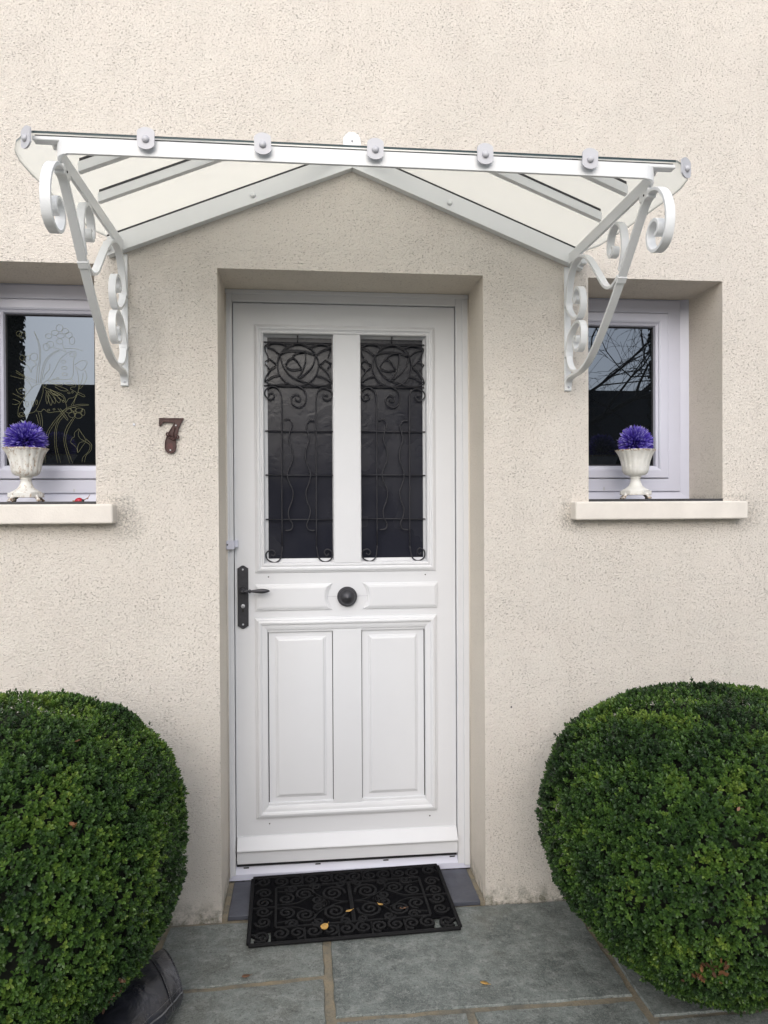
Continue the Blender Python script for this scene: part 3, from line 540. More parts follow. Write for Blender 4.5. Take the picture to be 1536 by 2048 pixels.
for x in (-.393, -.127, .130, .386): 
    sl = MB(); sl.prism([(x - .010, y, z) for y, z in ((.2492, .0555), (.2466, .0520), (.2480, .0510), (.2510, .0545))], (.020, 0, 0)); sl.build('drain_slot', 'dark', door)
dg = MB(); dg.box(-.4270, .4025, .2435, .262, .0610, .0800); dg.build('bottom_seal', 'seal', door)
gp = []
for (a, b) in ((-.318, -.060), (.043, .293)):
    bd = MB(); dl, dr, db, dt = (.0135, .003, .0135, .008) if a < 0 else (.003, .009, .0125, .008)
    vs = []
    for k_, y_ in ((-.1, .262), (.15, .2675), (.85, .2745), (1, .2765), (1, .283)): vs += [(a + dl * k_, y_, 1.189 + db * k_), (b - dr * k_, y_, 1.189 + db * k_), (b - dr * k_, y_, 2.0415 - dt * k_), (a + dl * k_, y_, 2.0415 - dt * k_)]
    bd.add(vs, [(i * 4 + k, i * 4 + (k + 1) % 4, (i + 1) * 4 + (k + 1) % 4, (i + 1) * 4 + k) for i in range(4) for k in range(4)])
    bd.build('glazing_bead', 'door', door)
    g = MB(); g.box(a + .001, b - .001, .2805, .290, 1.195, 2.040)
    gp.append(g.build('glass_pane', 'door_glass', door))
# wrought iron grilles
gm = MB()
for i, s in enumerate(GRILLE):
    straight = len(s) == 2
    pts = [Vector((x, .2665 if straight else .2645, z)) for x, z in s]
    if not straight: pts = cr(pts, 4)
    gm.tube(pts, .0025 if straight else .0028, 6)
g1 = gm.build('grille', 'iron', door, loc=(-.318, 0, 1.189), recalc=False)
g2 = g1.copy(); COL.objects.link(g2); g2.parent = door; g2.location = (.0415, 0, 1.189); g2.scale = (.975, 1, 1)
# handle
hp = MB(); zc = 1.0635; hw = .0198
pl = []
for i in range(13):
    t = i / 12; x = -hw + 2 * hw * t
    b = .1075 + .010 * (0.5 - .5 * math.cos(2 * PI * min(1, max(0, t)))) ** .8
    pl.append((-.398 + x, b))
poly = [(x, .2440, zc + b) for x, b in pl] + [(x, .2440, zc - b) for x, b in reversed(pl)]
hp.prism(poly, (0, .006, 0))
hpo = hp.build('handle_plate', 'handle', door, bevel=.001)
hl = MB()
hl.lathe([(.0145, 0), (.0145, .004), (.0115, .006), (.0105, .009), (.0085, .010), (.0085, .034), (.0075, .040), (.0, .041)], (-.398, .244, 1.0895), 20, axis='y')
hl.tube([(-.399, .209, 1.0895), (-.385, .2075, 1.0893), (-.370, .2075, 1.089)], .0052, 10)
hl.tube([(-.372 + .074 * i / 23, .2075, 1.089) for i in range(24)], .006, 12, rad=lambda t: (.0075 if t < .07 else .0048 + .0040 * math.sin(PI * ((t - .07) / .86) ** 1.5) if t < .93 else .0045 * (1.0 - (t - .93) / .09 * .6)))
hl.build('lever_handle', 'handle', door, recalc=True)
kh = MB(); kh.lathe([(.0075, 0), (.0075, .0016), (.0035, .0018), (0, .0019)], (-.398, .2438, 1.0305), 16, axis='y'); kh.build('lock_cylinder', 'alu_grey', door)
kh = MB(); kh.lathe([(.0038, 0), (.0038, .0010), (0, .0011)], (-.398, .2438, 1.166), 10, axis='y'); kh.build('plate_screw', 'alu_grey', door)
kh = MB(); kh.lathe([(.0038, 0), (.0038, .0010), (0, .0011)], (-.398, .2438, .962), 10, axis='y')
kh.build('plate_screw', 'alu_grey', door)
kk = MB(); kk.box(-.3995, -.3965, .2413, .2425, 1.0265, 1.0335); kk.build('keyhole', 'dark', door); kk = MB(); kk.box(-.402, -.394, .2430, .2442, 1.008, 1.020); kk.build('keyhole', 'dark', door)
kn = MB()
kn.lathe([(.0375, 0), (.0375, .004), (.0355, .007), (.0335, .0075), (.0345, .012), (.0335, .017), (.0300, .019), (.0295, .022), (.0240, .030), (.0140, .037), (.0060, .0405), (.0030, .0415), (0, .0420)], (-.0115, .2490, 1.0585), 40, axis='y')
kn.build('door_knob', 'handle', door)
for x, z in ((-.304, 1.137), (.287, 1.137), (-.306, .214), (.300, .214)):
    s_ = MB(); s_.lathe([(.0026, 0), (.0026, .0006), (0, .0007)], (x, .2499, z), 10, axis='y'); s_.build('screw_hole', 'dark', door)
bx = MB(); bx.box(-.4540, -.4260, .2120, .2309, 1.2430, 1.2750); bx.prism([(-.4255, .2130, 1.2760), (-.4140, .2300, 1.2760), (-.4140, .2490, 1.2760), (-.4255, .2490, 1.2760)], (0, 0, -.026))
bxo = bx.build('door_catch', 'pvc', door, bevel=.0015)
s_ = MB(); s_.lathe([(.003, 0), (.003, .0006), (0, .0007)], (-.450, .2119, 1.260), 10, axis='y'); s_.build('catch_screw', 'dark', door)
# sealant lines beside the frame
sk = MB(); sk.tube([(-.4530, .2300, .03), (-.4530, .2300, 2.18)], .003, 6); sk.build('sealant', 'sill', door)
sk = MB(); sk.tube([(.4530, .2275, .03), (.4530, .2275, 2.18)], .003, 6)
sk.build('sealant', 'sill', door)
# step tile
st = MB(); st.box(-.435, .437, .004, .236, -.005, .0105)
st.build('doorstep', 'slate_tile', house, bevel=.002)
for q_ in ((-.4548, -.4355, .002, .236, -.02, .0085), (.4375, .4548, .002, .236, -.02, .0085)):
    sm = MB(); sm.box(*q_); sm.build('step_mortar', 'mortar', house, bevel=.002)
# windows --------------------------------------------------------------
def window(gx0, gx1):
    gz0, gz1 = 1.557, 2.091
    k = .150
    f = MB(); f.ring(gx0 - k, gx1 + k, gz0 - k, gz1 + k, [(0, .31), (0, .232), (.002, .230), (.040, .2465), (.0430, .2475), (.0445, .2395), (.0460, .2385), (.0900, .2385), (.0930, .2400), (.0940, .256)])
    fo = f.build('window', 'pvc', house, recalc=False)
    f = MB(); f.ring(gx0 - .0545, gx1 + .0545, gz0 - .0545, gz1 + .0545, [(0, .262), (0, .2350), (.003, .2318), (.030, .2318), (.036, .2350), (.0375, .2400), (.045, .2440), (.047, .2460), (.050, .263)])
    f.build('sash', 'pvc', fo, recalc=False)
    f = MB(); f.ring(gx0 - .0060, gx1 + .0060, gz0 - .0060, gz1 + .0060, [(0, .2590), (.0035, .2580), (.0058, .2600), (.006, .2640)])
    f.build('glazing_seal', 'seal', fo, recalc=False)
    f = MB(); f.box(gx0 - .004, gx1 + .004, .2625, .268, gz0 - .004, gz1 + .004)
    f.build('glass_pane', 'window_glass', fo)
    return fo
winL = window(-1.229, -.927); winR = window(.925, 1.196)
for cx, wo_ in ((-.995, winL), (.99, winR)):
    sm = MB(); sm.box(cx - .0025, cx + .0025, .2372, .2384, 1.455, 1.467); sm.build('drain_cap', 'alu_grey', wo_)
fl = MB()
for s in FILM:
    q = cr([Vector((x, .2618, z)) for x, z in s], 3)
    fl.tube(q, .0004, 4)
fo = fl.build('window_film', 'film', winL, recalc=False)
fo['label'] = 'etched outline drawing of a butterfly among flowers on the pane'
for a, b in ((-1.455, -.788), (.768, 1.404)):
    s = MB(); s.box(a, b, -.050, .228, 1.3465, 1.4105)
    s.build('window_sill', 'sill', house, bevel=.006, seg=3)
for a, b in ((-1.351, -.854), (.835, 1.335)):
    s = MB(); s.box(a, b, -.004, .2315, 1.4108, 1.4195)
    s.build('sill_strip', 'tray', house, bevel=.001)
pg = MB(); pg.lathe([(.0045, 0), (.0045, .002), (.002, .0022), (0, .0015)], (-.729, .001, 1.674), 12, axis='y'); pg.build('wall_plug', 'alu_grey', house)
pg = MB(); pg.lathe([(.003, 0), (.003, .002), (0, .0022)], (.55, .001, .69), 8, axis='y'); pg.build('wall_plug', 'seal', house)

# ---------------------------------------------------------------- canopy
can = empty('door_canopy', (0, 0, 2.25))
tag(can, 'white metal and milky glass canopy with scrolled brackets over the front door', 'canopy')
cz = Vector((0, 0, 2.25))
def cb(mb, name, mats, bevel=0.0, parent=None, recalc=True, weld=False):
    mb.v = [(x, y, z - 2.25) for x, y, z in mb.v]
    return mb.build(name, mats, parent or can, bevel, recalc=recalc, weld=weld)
ub = MB()
path = [(-.757, -.012, 2.256), (-.757, -.30, 2.259), (-.757, -.630, 2.264)]
for i in range(1, 7):
    a = i / 6 * PI / 2; path.append((-.757 + .040 * (1 - math.cos(a)), -.632 - .040 * math.sin(a), 2.2675))
path += [(-.3, -.672, 2.2685), (.3, -.672, 2.2685)] + [(-x, y, z) for x, y, z in reversed(path[:])]
ub.strap(path, (0, 0, 1), .0365, .009)
cb(ub, 'frame', 'alu', .0012)
gl = MB(); gl.box(-.812, .812, -.664, -.636, 2.2845, 2.2949); cb(gl, 'front_rail', 'alu', .003)
gl = MB(); gl.box(-.806, .806, -.6600, -.650, 2.2950, 2.2982); cb(gl, 'rail_seal', 'seal')
SL = .398
for s in (-1, 1):
    v = MB(); v.prism([(0.0003 * s, -.031, 2.541), (s * .803, -.031, 2.541 - SL * .803), (s * .803, -.031, 2.6018 - SL * .803), (s * .045, -.031, 2.6018 - SL * .045), (0.0003 * s, -.031, 2.5865)], (0, .0305, 0))
    vo = cb(v, 'wall_rail', 'alu', .0015)
    d = MB(); d.prism([(0.045 * s, -.030, 2.6021 - SL * .045), (s * .803, -.030, 2.6021 - SL * .803), (s * .803, -.030, 2.6088 - SL * .803), (0.045 * s, -.030, 2.6088 - SL * .045)], (0, .012, 0)); 
    d.v = [(x, y, z - 2.25) for x, y, z in d.v]; d.build('rail_seal', 'seal', vo)
    b_ = MB(); b_.lathe([(.0095, 0), (.009, .004), (.006, .007), (0, .008)], (s * .332, -.031, 2.435), 16, axis='y'); b_.v = [(x, y, z - 2.25) for x, y, z in b_.v]; b_.build('rail_bolt', 'alu', vo)
    e_ = MB(); e_.box(min(s * .790, s * .812), max(s * .790, s * .812), -.050, -.002, 2.235, 2.262); e_.v = [(x, y, z - 2.25) for x, y, z in e_.v]; e_.build('rail_end_cap', 'alu', vo, bevel=.004)
    for yb in (-.315, -.500):
        xh = 1.2126 * -yb - .02; z0 = 2.6088 + .017 * -yb - .0072
        v = MB(); v.prism([(s * xh, yb, z0 - SL * xh), (s * .7540, yb, z0 - SL * .7540), (s * .7540, yb, z0 - .026 - SL * .7540), (s * xh, yb, z0 - .026 - SL * xh)], (0, .020, 0))
        vo = cb(v, 'cross_bar', 'alu', .001)
        d = MB(); d.prism([(s * xh, yb - .001, z0 + .0002 - SL * xh), (s * .750, yb - .001, z0 + .0002 - SL * .750), (s * .750, yb - .001, z0 + .0069 - SL * .750), (s * xh, yb - .001, z0 + .0069 - SL * xh)], (0, .012, 0))
        d.v = [(x, y, z - 2.25) for x, y, z in d.v]; d.build('bar_seal', 'seal', vo)
    # side pane
    pp = [(.004, -.004), (.806, -.004), (.835, -.10), (.862, -.36), (.872, -.50), (.874, -.57), (.868, -.62), (.852, -.652), (.832, -.665), (.812, -.669)]
    for i in range(1, 12): 
        t = i / 12; y = -.669 * (1 - t); pp.append((1.2126 * -y - .002, y))
    zf = lambda x, y: 2.6092 - SL * x + .017 * -y
    g = MB(); g.prism([(s * x, y, zf(x, y)) for x, y in pp], (0, 0, .0056), 0, 1)
    cb(g, 'glass_pane', ['milky', 'side_edge'])
    hb = MB(); hb.tube([(s * .02, -.030, 2.586), (s * .770, -.634, 2.2835)], .009, 8); cb(hb, 'hip_bar', 'alu')
g = MB(); zf2 = lambda y: 2.6092 + .4656 * y
g.prism([(0, -.006, zf2(-.006)), (.8085, -.669, zf2(-.669)), (-.8085, -.669, zf2(-.669))], (0, 0, .0056), 0, 1)
cb(g, 'glass_pane', ['milky', 'glass_edge'])
def clip(x, y, z, rz, ry=0, stub=True):
    c = MB(); pts = []
    for i in range(40):
        a = 2 * PI * i / 40; pts.append((max(-.0205, min(.0205, .0265 * math.cos(a))), -.002, .0265 * math.sin(a)))
    c.prism(pts, (0, .0042, 0)); 
    if stub: c.box(-.006, .006, .0022, .028, -.012, -.004)
    o = c.build('clip', 'clip', can, bevel=.0008); o.location = (x, y, z - 2.25); o.rotation_euler = (0, ry, rz)
    b = MB(); b.lathe([(.0088, 0), (.0086, .003), (.0065, .0062), (.003, .0078), (0, .008)], (0, -.002, -.003), 18, axis='y')
    b.build('clip_bolt', 'clip', o)
for x, ry in ((-.540, R_(1.5)), (-.262, R_(-2)), (.0145, R_(2)), (.293, R_(-1)), (.567, R_(2.5))): clip(x, -.690, 2.2865, 0, ry)
clip(-.822, -.672, 2.285, R_(-42), 0, False); clip(.836, -.670, 2.2835, R_(31), 0, False)
t = MB(); pts = [(.030 * math.cos(PI * i / 20), -.0045, 2.643 + .030 * math.sin(PI * i / 20)) for i in range(21)] + [(-.030, -.0045, 2.600), (.030, -.0045, 2.600)]
t.prism(pts, (0, .004, 0))
to = cb(t, 'wall_tab', 'alu', .0008)
t = MB(); t.lathe([(.004, 0), (.0035, .002), (0, .0025)], (.001, -.0045, 2.643), 10, axis='y'); t.v = [(x, y, z - 2.25) for x, y, z in t.v]; t.build('tab_screw', 'screw', to)
# brackets, built in the plane x = 0 and set at both ends
STRUT = [(-.006, 1.815), (-.012, 1.832), (-.030, 1.843), (-.070, 1.846), (-.118, 1.848), (-.170, 1.858), (-.222, 1.880), (-.295, 1.928), (-.374, 1.991), (-.440, 2.050), (-.507, 2.117), (-.554, 2.165), (-.591, 2.201), (-.617, 2.220), (-.651, 2.229), (-.687, 2.219), (-.717, 2.192), (-.735, 2.153), (-.736, 2.114), (-.724, 2.082), (-.699, 2.065), (-.667, 2.064), (-.640, 2.083), (-.631, 2.112), (-.646, 2.138), (-.672, 2.144), (-.692, 2.130), (-.690, 2.110), (-.674, 2.102)]
CS = [(-.398, 2.168), (-.410, 2.160), (-.405, 2.145), (-.386, 2.143), (-.373, 2.162), (-.374, 2.192), (-.392, 2.218), (-.428, 2.228), (-.459, 2.205), (-.472, 2.165), (-.470, 2.125), (-.450, 2.082)]
SS = [(-.440, 2.066), (-.418, 2.056), (-.390, 2.052), (-.363, 2.058), (-.335, 2.074), (-.310, 2.097), (-.268, 2.140), (-.224, 2.182), (-.174, 2.217), (-.122, 2.232), (-.075, 2.223), (-.042, 2.190), (-.026, 2.150), (-.018, 2.105)]
L1 = [(-.018, 2.095), (-.026, 2.078), (-.052, 2.054), (-.090, 2.034), (-.125, 2.032), (-.147, 2.050), (-.153, 2.080), (-.143, 2.112), (-.118, 2.131), (-.092, 2.124), (-.082, 2.104), (-.092, 2.087), (-.108, 2.092), (-.106, 2.104)]
L2 = [(-.018, 1.935), (-.026, 1.965), (-.048, 1.995), (-.085, 2.014), (-.122, 2.017), (-.148, 2.000), (-.157, 1.970), (-.148, 1.938), (-.122, 1.920), (-.094, 1.928), (-.082, 1.950), (-.093, 1.970), (-.110, 1.966), (-.108, 1.952)]
L3 = [(-.018, 1.920), (-.028, 1.893), (-.052, 1.868), (-.085, 1.856), (-.120, 1.852)]
def yz(p, n=6): return cr([Vector((0, y, z - 2.25)) for y, z in p], n)
br = MB(); br.box(-.0118, .0118, -.0062, -.0003, 1.800 - 2.25, 2.236 - 2.25)
bo = br.build('bracket', 'alu', can, bevel=.0008); 
tp = lambda t: 1.0
for nm, pth, wd in (('strut', STRUT, .0245), ('scroll', CS, .0225), ('scroll', SS, .0230), ('scroll', L1, .0220), ('scroll', L2, .0220), ('scroll', L3, .0220)):
    q = MB(); q.strap(yz(pth), (1, 0, 0), wd, .0088); q.build(nm, 'alu', bo, bevel=.0012)
def collar(y, z, ang, w, h, d):
    c = MB(); c.box(-w / 2, w / 2, -d / 2, d / 2, -h / 2, h / 2)
    o = c.build('collar', 'alu', bo, bevel=.0015); o.location = (0, y, z - 2.25); o.rotation_euler = (ang, 0, 0)
collar(-.447, 2.058, R_(45), .0275, .020, .016)
collar(-.452, 2.0635, R_(45), .0295, .003, .018)
for z in (2.106, 1.930):
    collar(-.012, z, 0, .0265, .024, .020); collar(-.012, z + .006, 0, .0280, .003, .0215); collar(-.012, z - .006, 0, .0280, .003, .0215)
q = MB(); q.box(-.0118, .0118, -.0100, -.0065, 1.802 - 2.25, 1.826 - 2.25); q.build('foot', 'alu', bo, bevel=.001)
q = MB(); q.lathe([(.0042, 0), (.0042, .0012), (.003, .0022), (0, .0025)], (0, -.0100, 1.813 - 2.25), 12, axis='y'); q.build('bracket_screw', 'screw', bo)
q = MB(); q.box(-.0128, .0128, -.640, -.590, 2.217 - 2.25, 2.243 - 2.25); q.build('top_plate', 'alu', bo, bevel=.003)
for sx in (-1, 1):
    q = MB(); q.tube([(sx * .0129, -.620, 2.229 - 2.25), (sx * .0140, -.620, 2.229 - 2.25)], .0032, 8); q.build('plate_screw', 'dark', bo)
bo.location = (-.757, 0, 0)
b2 = copy_tree(bo, can); b2.location = (.757, 0, 0)
# ---------------------------------------------------------------- house number
sn = MB()
oz = 1.578
poly = [(x, -.007, z - oz) for x, z in SEVEN]
sn.prism(poly, (0, .006, 0))
no = empty('house_number', (-.611, 0, oz)); 
tag(no, 'brown cast iron number 7 screwed to the wall between the left window and the door', 'house number')
sn.v = [(x + .611, y, z) for x, y, z in sn.v]
sn.build('numeral', 'seven', no, bevel=.0008)
sr = MB(); pp = [Vector((x + .611, -.008, z - oz)) for x, z in SEVEN]
cxx = Vector((-.0, 0, .05)); sr.tube(pp, .0017, 6, closed=True); sr.build('raised_rim', 'seven', no)
ri = MB(); hole = [(-.619, 1.612), (-.605, 1.612), (-.6015, 1.600), (-.6035, 1.591), (-.611, 1.5865), (-.6185, 1.592), (-.6205, 1.602)]
ri.prism([(x + .611, -.0074, z - oz) for x, z in hole], (0, .0003, 0)); ri.build('recess', 'seven_in', no)
kt = MB()
kq = [Vector((x + .611, -.010, z - oz)) for x, z in KNOT]
for i in (0, 1):
    c0 = kq[i]; kt.tube([c0 + Vector((.0052 * math.cos(a), -.001, .0052 * math.sin(a))) for a in [k * PI / 5 for k in range(10)]], .0027, 6, closed=True)
kt.tube([kq[0], kq[3], kq[4], kq[1]], .0032, 6); kt.tube([kq[0] + Vector((.004, 0, -.006)), kq[2], kq[4] + Vector((0, 0, -.004)), kq[1]], .0028, 6)
kt.tube([kq[7] + Vector((-.003, .001, -.008)), kq[3] + Vector((.002, 0, .012)), kq[4]], .002, 6)
kt.build('ribbon_knot', 'seven', no)
for k in (7, 8):
    ss = MB(); ss.lathe([(.0028, 0), (.0026, .0015), (.0012, .0018), (0, .0012)], (kq[k].x, -.0075, kq[k].z), 10, axis='y'); ss.build('number_screw', 'screw', no)

# ---------------------------------------------------------------- urns with violet flower balls
def urn(x, y, z, rz, mat, label):
    t = empty('garden_urn', (x, y, z), rz); tag(t, label, 'urn', 'white cast iron urns on the window sills')
    def fl(a, h):
        k = max(0, min(1, (h - .088) / .02)); s = abs(math.cos(9 * a)) ** .7
        return 1 + k * (.050 * s - .02)
    b = MB()
    b.lathe([(.012, .078), (.018, .081), (.0215, .083), (.020, .086), (.033, .0885), (.0425, .096), (.0465, .108), (.0485, .125), (.0520, .142), (.0575, .158), (.0640, .171), (.0705, .180), (.0712, .182), (.0685, .1825), (.0625, .172), (.0520, .150), (.02, .140), (0, .140)], (0, 0, 0), 108, fl=fl)
    b.build('bowl', mat, t)
    s = MB(); s.lathe([(.052, .0300), (.048, .0335), (.036, .0400), (.0250, .049), (.0190, .062), (.0165, .075), (.0195, .0775), (.0200, .0795), (.0170, .0805), (.0165, .083), (0, .083)], (0, 0, 0), 40); s.build('stem', mat, t)
    q = MB(); o = []
    for i in range(8):
        a = PI / 8 + i * PI / 4; r = .0590
        o.append((r * math.cos(a), r * math.sin(a), .0150))
    q.prism(o, (0, 0, .0155)); q.build('base', mat, t, bevel=.002)
    for i in range(4):
        a = PI / 4 + i * PI / 2; f = MB(); ca, sa = math.cos(a), math.sin(a)
        P = [Vector((ca * r, sa * r, h)) for r, h in ((.046, .022), (.052, .016), (.057, .011), (.061, .0075), (.065, .0060))]
        f.tube(P, .007, 10, rad=lambda t_: (.0095 - .0045 * math.sin(PI * t_ * .8) if t_ < .85 else .0055))
        for d in (-1, 0, 1): f.tube([(ca * .060 - sa * d * .0045, sa * .060 + ca * d * .0045, .0042), (ca * .068 - sa * d * .005, sa * .068 + ca * d * .005, .0032)], .0032, 6)
        f.build('foot', mat, t)
    return t
urn(-1.112, .105, 1.4197, R_(12), 'urn_rusty', 'rust streaked white fluted urn on the left window sill beside the ladybird')
urn(1.056, .105, 1.4197, R_(-20), 'urn_clean', 'cleaner white fluted urn on the right window sill with only rusty toes')

def flower_ball(x, y, z, R, Rz, seed, label, spread=1.0):
    rg = np.random.default_rng(seed); n = 1500
    d = rg.normal(size=(n, 3)); d /= np.linalg.norm(d, axis=1)[:, None]
    d = d[d[:, 2] > -.55]; n = len(d)
    L = R * rg.uniform(.78, 1.06, n); tl = rg.uniform(-.10, .10, (n, 3)) 
    d2 = d + tl; d2 /= np.linalg.norm(d2, axis=1)[:, None]
    side = np.cross(d2, rg.normal(size=(n, 3))); side /= np.linalg.norm(side, axis=1)[:, None]
    up_ = np.cross(side, d2); wd = rg.uniform(.0020, .0034, n)[:, None]
    base = d * R * .25
    L = L[:, None]
    v = np.stack([base, d2 * L * .62 + side * wd + up_ * .0008, d2 * L * .90 + side * wd * .85, d2 * L, d2 * L * .90 - side * wd * .85, d2 * L * .62 - side * wd + up_ * .0008], 1)
    v[:, :, 2] *= Rz / R
    f = (np.arange(n)[:, None, None] * 6 + np.array([[0, 1, 2, 3], [0, 3, 4, 5]])[None]).reshape(-1, 4)
    tone = np.tile(np.array([0, .35, .75, 1.0, .75, .35]), (n, 1)) * rg.uniform(.45, 1.05, n)[:, None]
    me = bpy.data.meshes.new('flower_ball'); me.from_pydata([tuple(q) for q in v.reshape(-1, 3)], [], [tuple(q) for q in f])
    me.materials.append(M['petal']); a = me.attributes.new('tone', 'FLOAT', 'POINT'); a.data.foreach_set('value', tone.reshape(-1).clip(0, 1))
    o = bpy.data.objects.new('flower_ball', me); COL.objects.link(o); o.location = (x, y, z)
    tag(o, label, 'artificial flower', 'violet flower balls in the urns')
flower_ball(-1.112, .105, 1.4197 + .209, .0715, .066, 3, 'wide violet spiky flower ball in the rusty urn on the left sill')
flower_ball(1.056, .105, 1.4197 + .207, .0665, .068, 8, 'round violet spiky flower ball in the cleaner urn on the right sill')

# ladybird ornament
lb = empty('ladybird_ornament', (-.940, .110, 1.4197)); tag(lb, 'tiny red ladybird ornament on a dry twig lying on the left sill', 'ornament')
q = MB(); q.lathe([(.0135, 0), (.0130, .004), (.0105, .009), (.006, .0125), (0, .0138)], (0, 0, 0), 20); q.v = [(x * 1.1, y * .9, z) for x, y, z in q.v]; q.build('shell', 'red_shell', lb)
q = MB(); q.lathe([(.0062, 0), (.0060, .004), (.0035, .0075), (0, .0085)], (.012, -.002, 0), 14); q.build('head', 'black_gloss', lb)
q = MB()
for a, b in ((-.5, .8), (.6, .6), (0, -.9), (.8, -.6), (-.8, -.4)): q.lathe([(.0026, 0), (.002, .0012), (0, .0015)], (.0085 * a, .0075 * b, .0085), 8)
q.build('spots', 'black_gloss', lb)
q = MB(); q.tube([(-.020, -.004, .002), (-.006, .006, .003), (.014, .010, .006), (.028, .008, .014), (.034, .008, .024)], .002, 6, rad=lambda t: .0028 - .0018 * t); q.tube([(.014, .010, .006), (.024, .002, .010), (.030, .000, .010)], .0016, 5); q.build('twig', 'tan', lb)

# ---------------------------------------------------------------- doormat
W_, D_ = .690, .378
mt = empty('doormat', (-.0090, -.155, .0022), R_(2.0)); tag(mt, 'black openwork rubber doormat lying across the slate step', 'doormat')
mt.rotation_euler = (R_(3.6), 0, R_(1.8))
q = MB(); hh = .0095
def stroke(pts, wdt=.0085, h=hh, n=5, z=0.0):
    q.strap([Vector((p[0], p[1], z + h / 2)) for p in (cr([Vector((x, y, 0)) for x, y in pts], n) if len(pts) > 2 else [Vector((x, y, 0)) for x, y in pts])], (0, 0, 1), h, wdt)
def rect(x0, x1, y0, y1, wd, z=0):
    for a, b in (((x0, y0), (x1, y0)), ((x0, y1), (x1, y1))): stroke([a, b], wd, z=z)
    for a, b in (((x0, y0 + wd / 2), (x0, y1 - wd / 2)), ((x1, y0 + wd / 2), (x1, y1 - wd / 2))): stroke([a, b], wd, z=z)
rect(-W_ / 2, W_ / 2, 0, D_, .013)
outer = q.build('border', 'mat', mt, bevel=.003)
q = MB(); q.box(-W_ / 2 + .004, W_ / 2 - .004, .064, D_ - .004, .0002, .0030); q.box(-W_ / 2 + .07, W_ / 2 - .085, .018, .0635, .0002, .0028); q.build('gap_shade_sheet', 'mat_gap_shade', mt)  # dark sheet painted as the shade in the openings, not part of the mat
q = MB()
IX, IY0, IY1 = W_ / 2 - .085, .075, D_ - .075
rect(-IX, IX, IY0, IY1, .008)
def spiral(cx, cy, r, turns, a0, s=1, r1=.004, wd=.0090):
    n = int(10 * turns) + 2
    pts = [(cx + (r + (r1 - r) * t) * math.cos(a0 + s * 2 * PI * turns * t), cy + (r + (r1 - r) * t) * math.sin(a0 + s * 2 * PI * turns * t)) for t in [i / (n - 1) for i in range(n)]]
    q.strap([Vector((x, y, hh / 2 + .0002 * (len(q.v) % 7))) for x, y in pts], (0, 0, 1), hh, wd)
cy = D_ / 2
for sx in (-1, 1):
    for sy in (-1, 1):
        S = lambda x, y, r, t, a, s=1: spiral(sx * x, cy + sy * y, r, t, (a if sx > 0 else PI - a) * 1.0 if sy > 0 else -(a if sx > 0 else PI - a), s * sx * sy)
        S(.060, .052, .044, 2.1, PI * 1.05, -1)          # big centre volutes
        S(.160, .060, .036, 1.9, PI, -1)
        S(.225, .040, .030, 1.6, PI * .5, 1)
        S(.115, .022, .022, 1.4, PI, 1)
        S(.120, .100, .020, 1.4, 0, 1)
        S(.205, .100, .022, 1.4, 0, -1)
        S(.032, .106, .018, 1.3, PI * .5, 1)
        # border volutes
        for k, x in enumerate((.028, .082, .136, .190, .244)):
            S(x, cy - .041, .029, 1.55, PI * (.5 if k % 2 else -.5), 1 if k % 2 else -1)
        for k, y in enumerate((.025, .082)):
            S(W_ / 2 - .044, y, .028, 1.6, PI * (0 if k % 2 else 1), 1 if k % 2 else -1)
        S(W_ / 2 - .038, cy - .036, .028, 1.5, PI * .25, 1)
        stroke([(sx * (W_ / 2 - .006), cy + sy * (cy - .050)), (sx * (W_ / 2 - .055), cy + sy * (cy - .006))], .006)
        stroke([(sx * .01, cy), (sx * .05, cy + sy * .008), (sx * .11, cy + sy * .045), (sx * .13, cy + sy * .09), (sx * .09, cy + sy * .120)], .005)
        stroke([(sx * .13, cy + sy * .05), (sx * .19, cy + sy * .012), (sx * .255, cy + sy * .010)], .005)
        stroke([(sx * .255, cy + sy * .09), (sx * .21, cy + sy * .085), (sx * .19, cy + sy * .120)], .005)
        stroke([(sx * .165, cy + sy * .124), (sx * .165, cy + sy * (cy - .004))], .006)
        stroke([(sx * .055, cy + sy * .124), (sx * .055, cy + sy * (cy - .004))], .006)
        for i in range(5): stroke([(sx * (.075 + .009 * i), cy + sy * .001), (sx * (.080 + .009 * i), cy + sy * (.010 + .002 * i))], .003)
    stroke([(sx * .0035, IY0), (sx * .0035, IY1)], .006)
    stroke([(sx * (IX + .004), cy), (sx * (W_ / 2 - .005), cy)], .006)
q.build('scrollwork', 'mat', mt, bevel=.0012)

# ---------------------------------------------------------------- fallen leaves
def fallen(x, y, z, L, Wd, rz, mat, label, grp='autumn leaves dropped on the mat and slabs', tilt=(0, 0)):
    q = MB(); n = 9; top = []; bot = []
    for i in range(n):
        t = i / (n - 1); wv = Wd / 2 * math.sin(PI * t ** .85) ** .75 * (1 + .08 * math.sin(9 * t))
        c = .18 * L * (t - .5) ** 2
        top.append(Vector((L * (t - .5), wv, c + .16 * wv))); bot.append(Vector((L * (t - .5), -wv, c + .20 * wv)))
    mid = [Vector((L * (i / (n - 1) - .5), 0, .18 * L * (i / (n - 1) - .5) ** 2)) for i in range(n)]
    v = top + mid + bot
    q.add(v, [(i, i + 1, n + i + 1, n + i) for i in range(n - 1)] + [(n + i, n + i + 1, 2 * n + i + 1, 2 * n + i) for i in range(n - 1)], 0, True)
    q.tube([mid[-1], mid[-1] + Vector((L * .22, .001, .001))], .0006, 5)
    o = q.build('fallen_leaf', mat, recalc=False); o.location = (x, y, z); o.rotation_euler = (tilt[0], tilt[1], rz)
    md = o.modifiers.new('thickness', 'SOLIDIFY'); md.thickness = .0005
    tag(o, label, 'leaf', grp)
def matz(y): return .0022 + (y + .155) * math.tan(R_(3.6)) + .0108
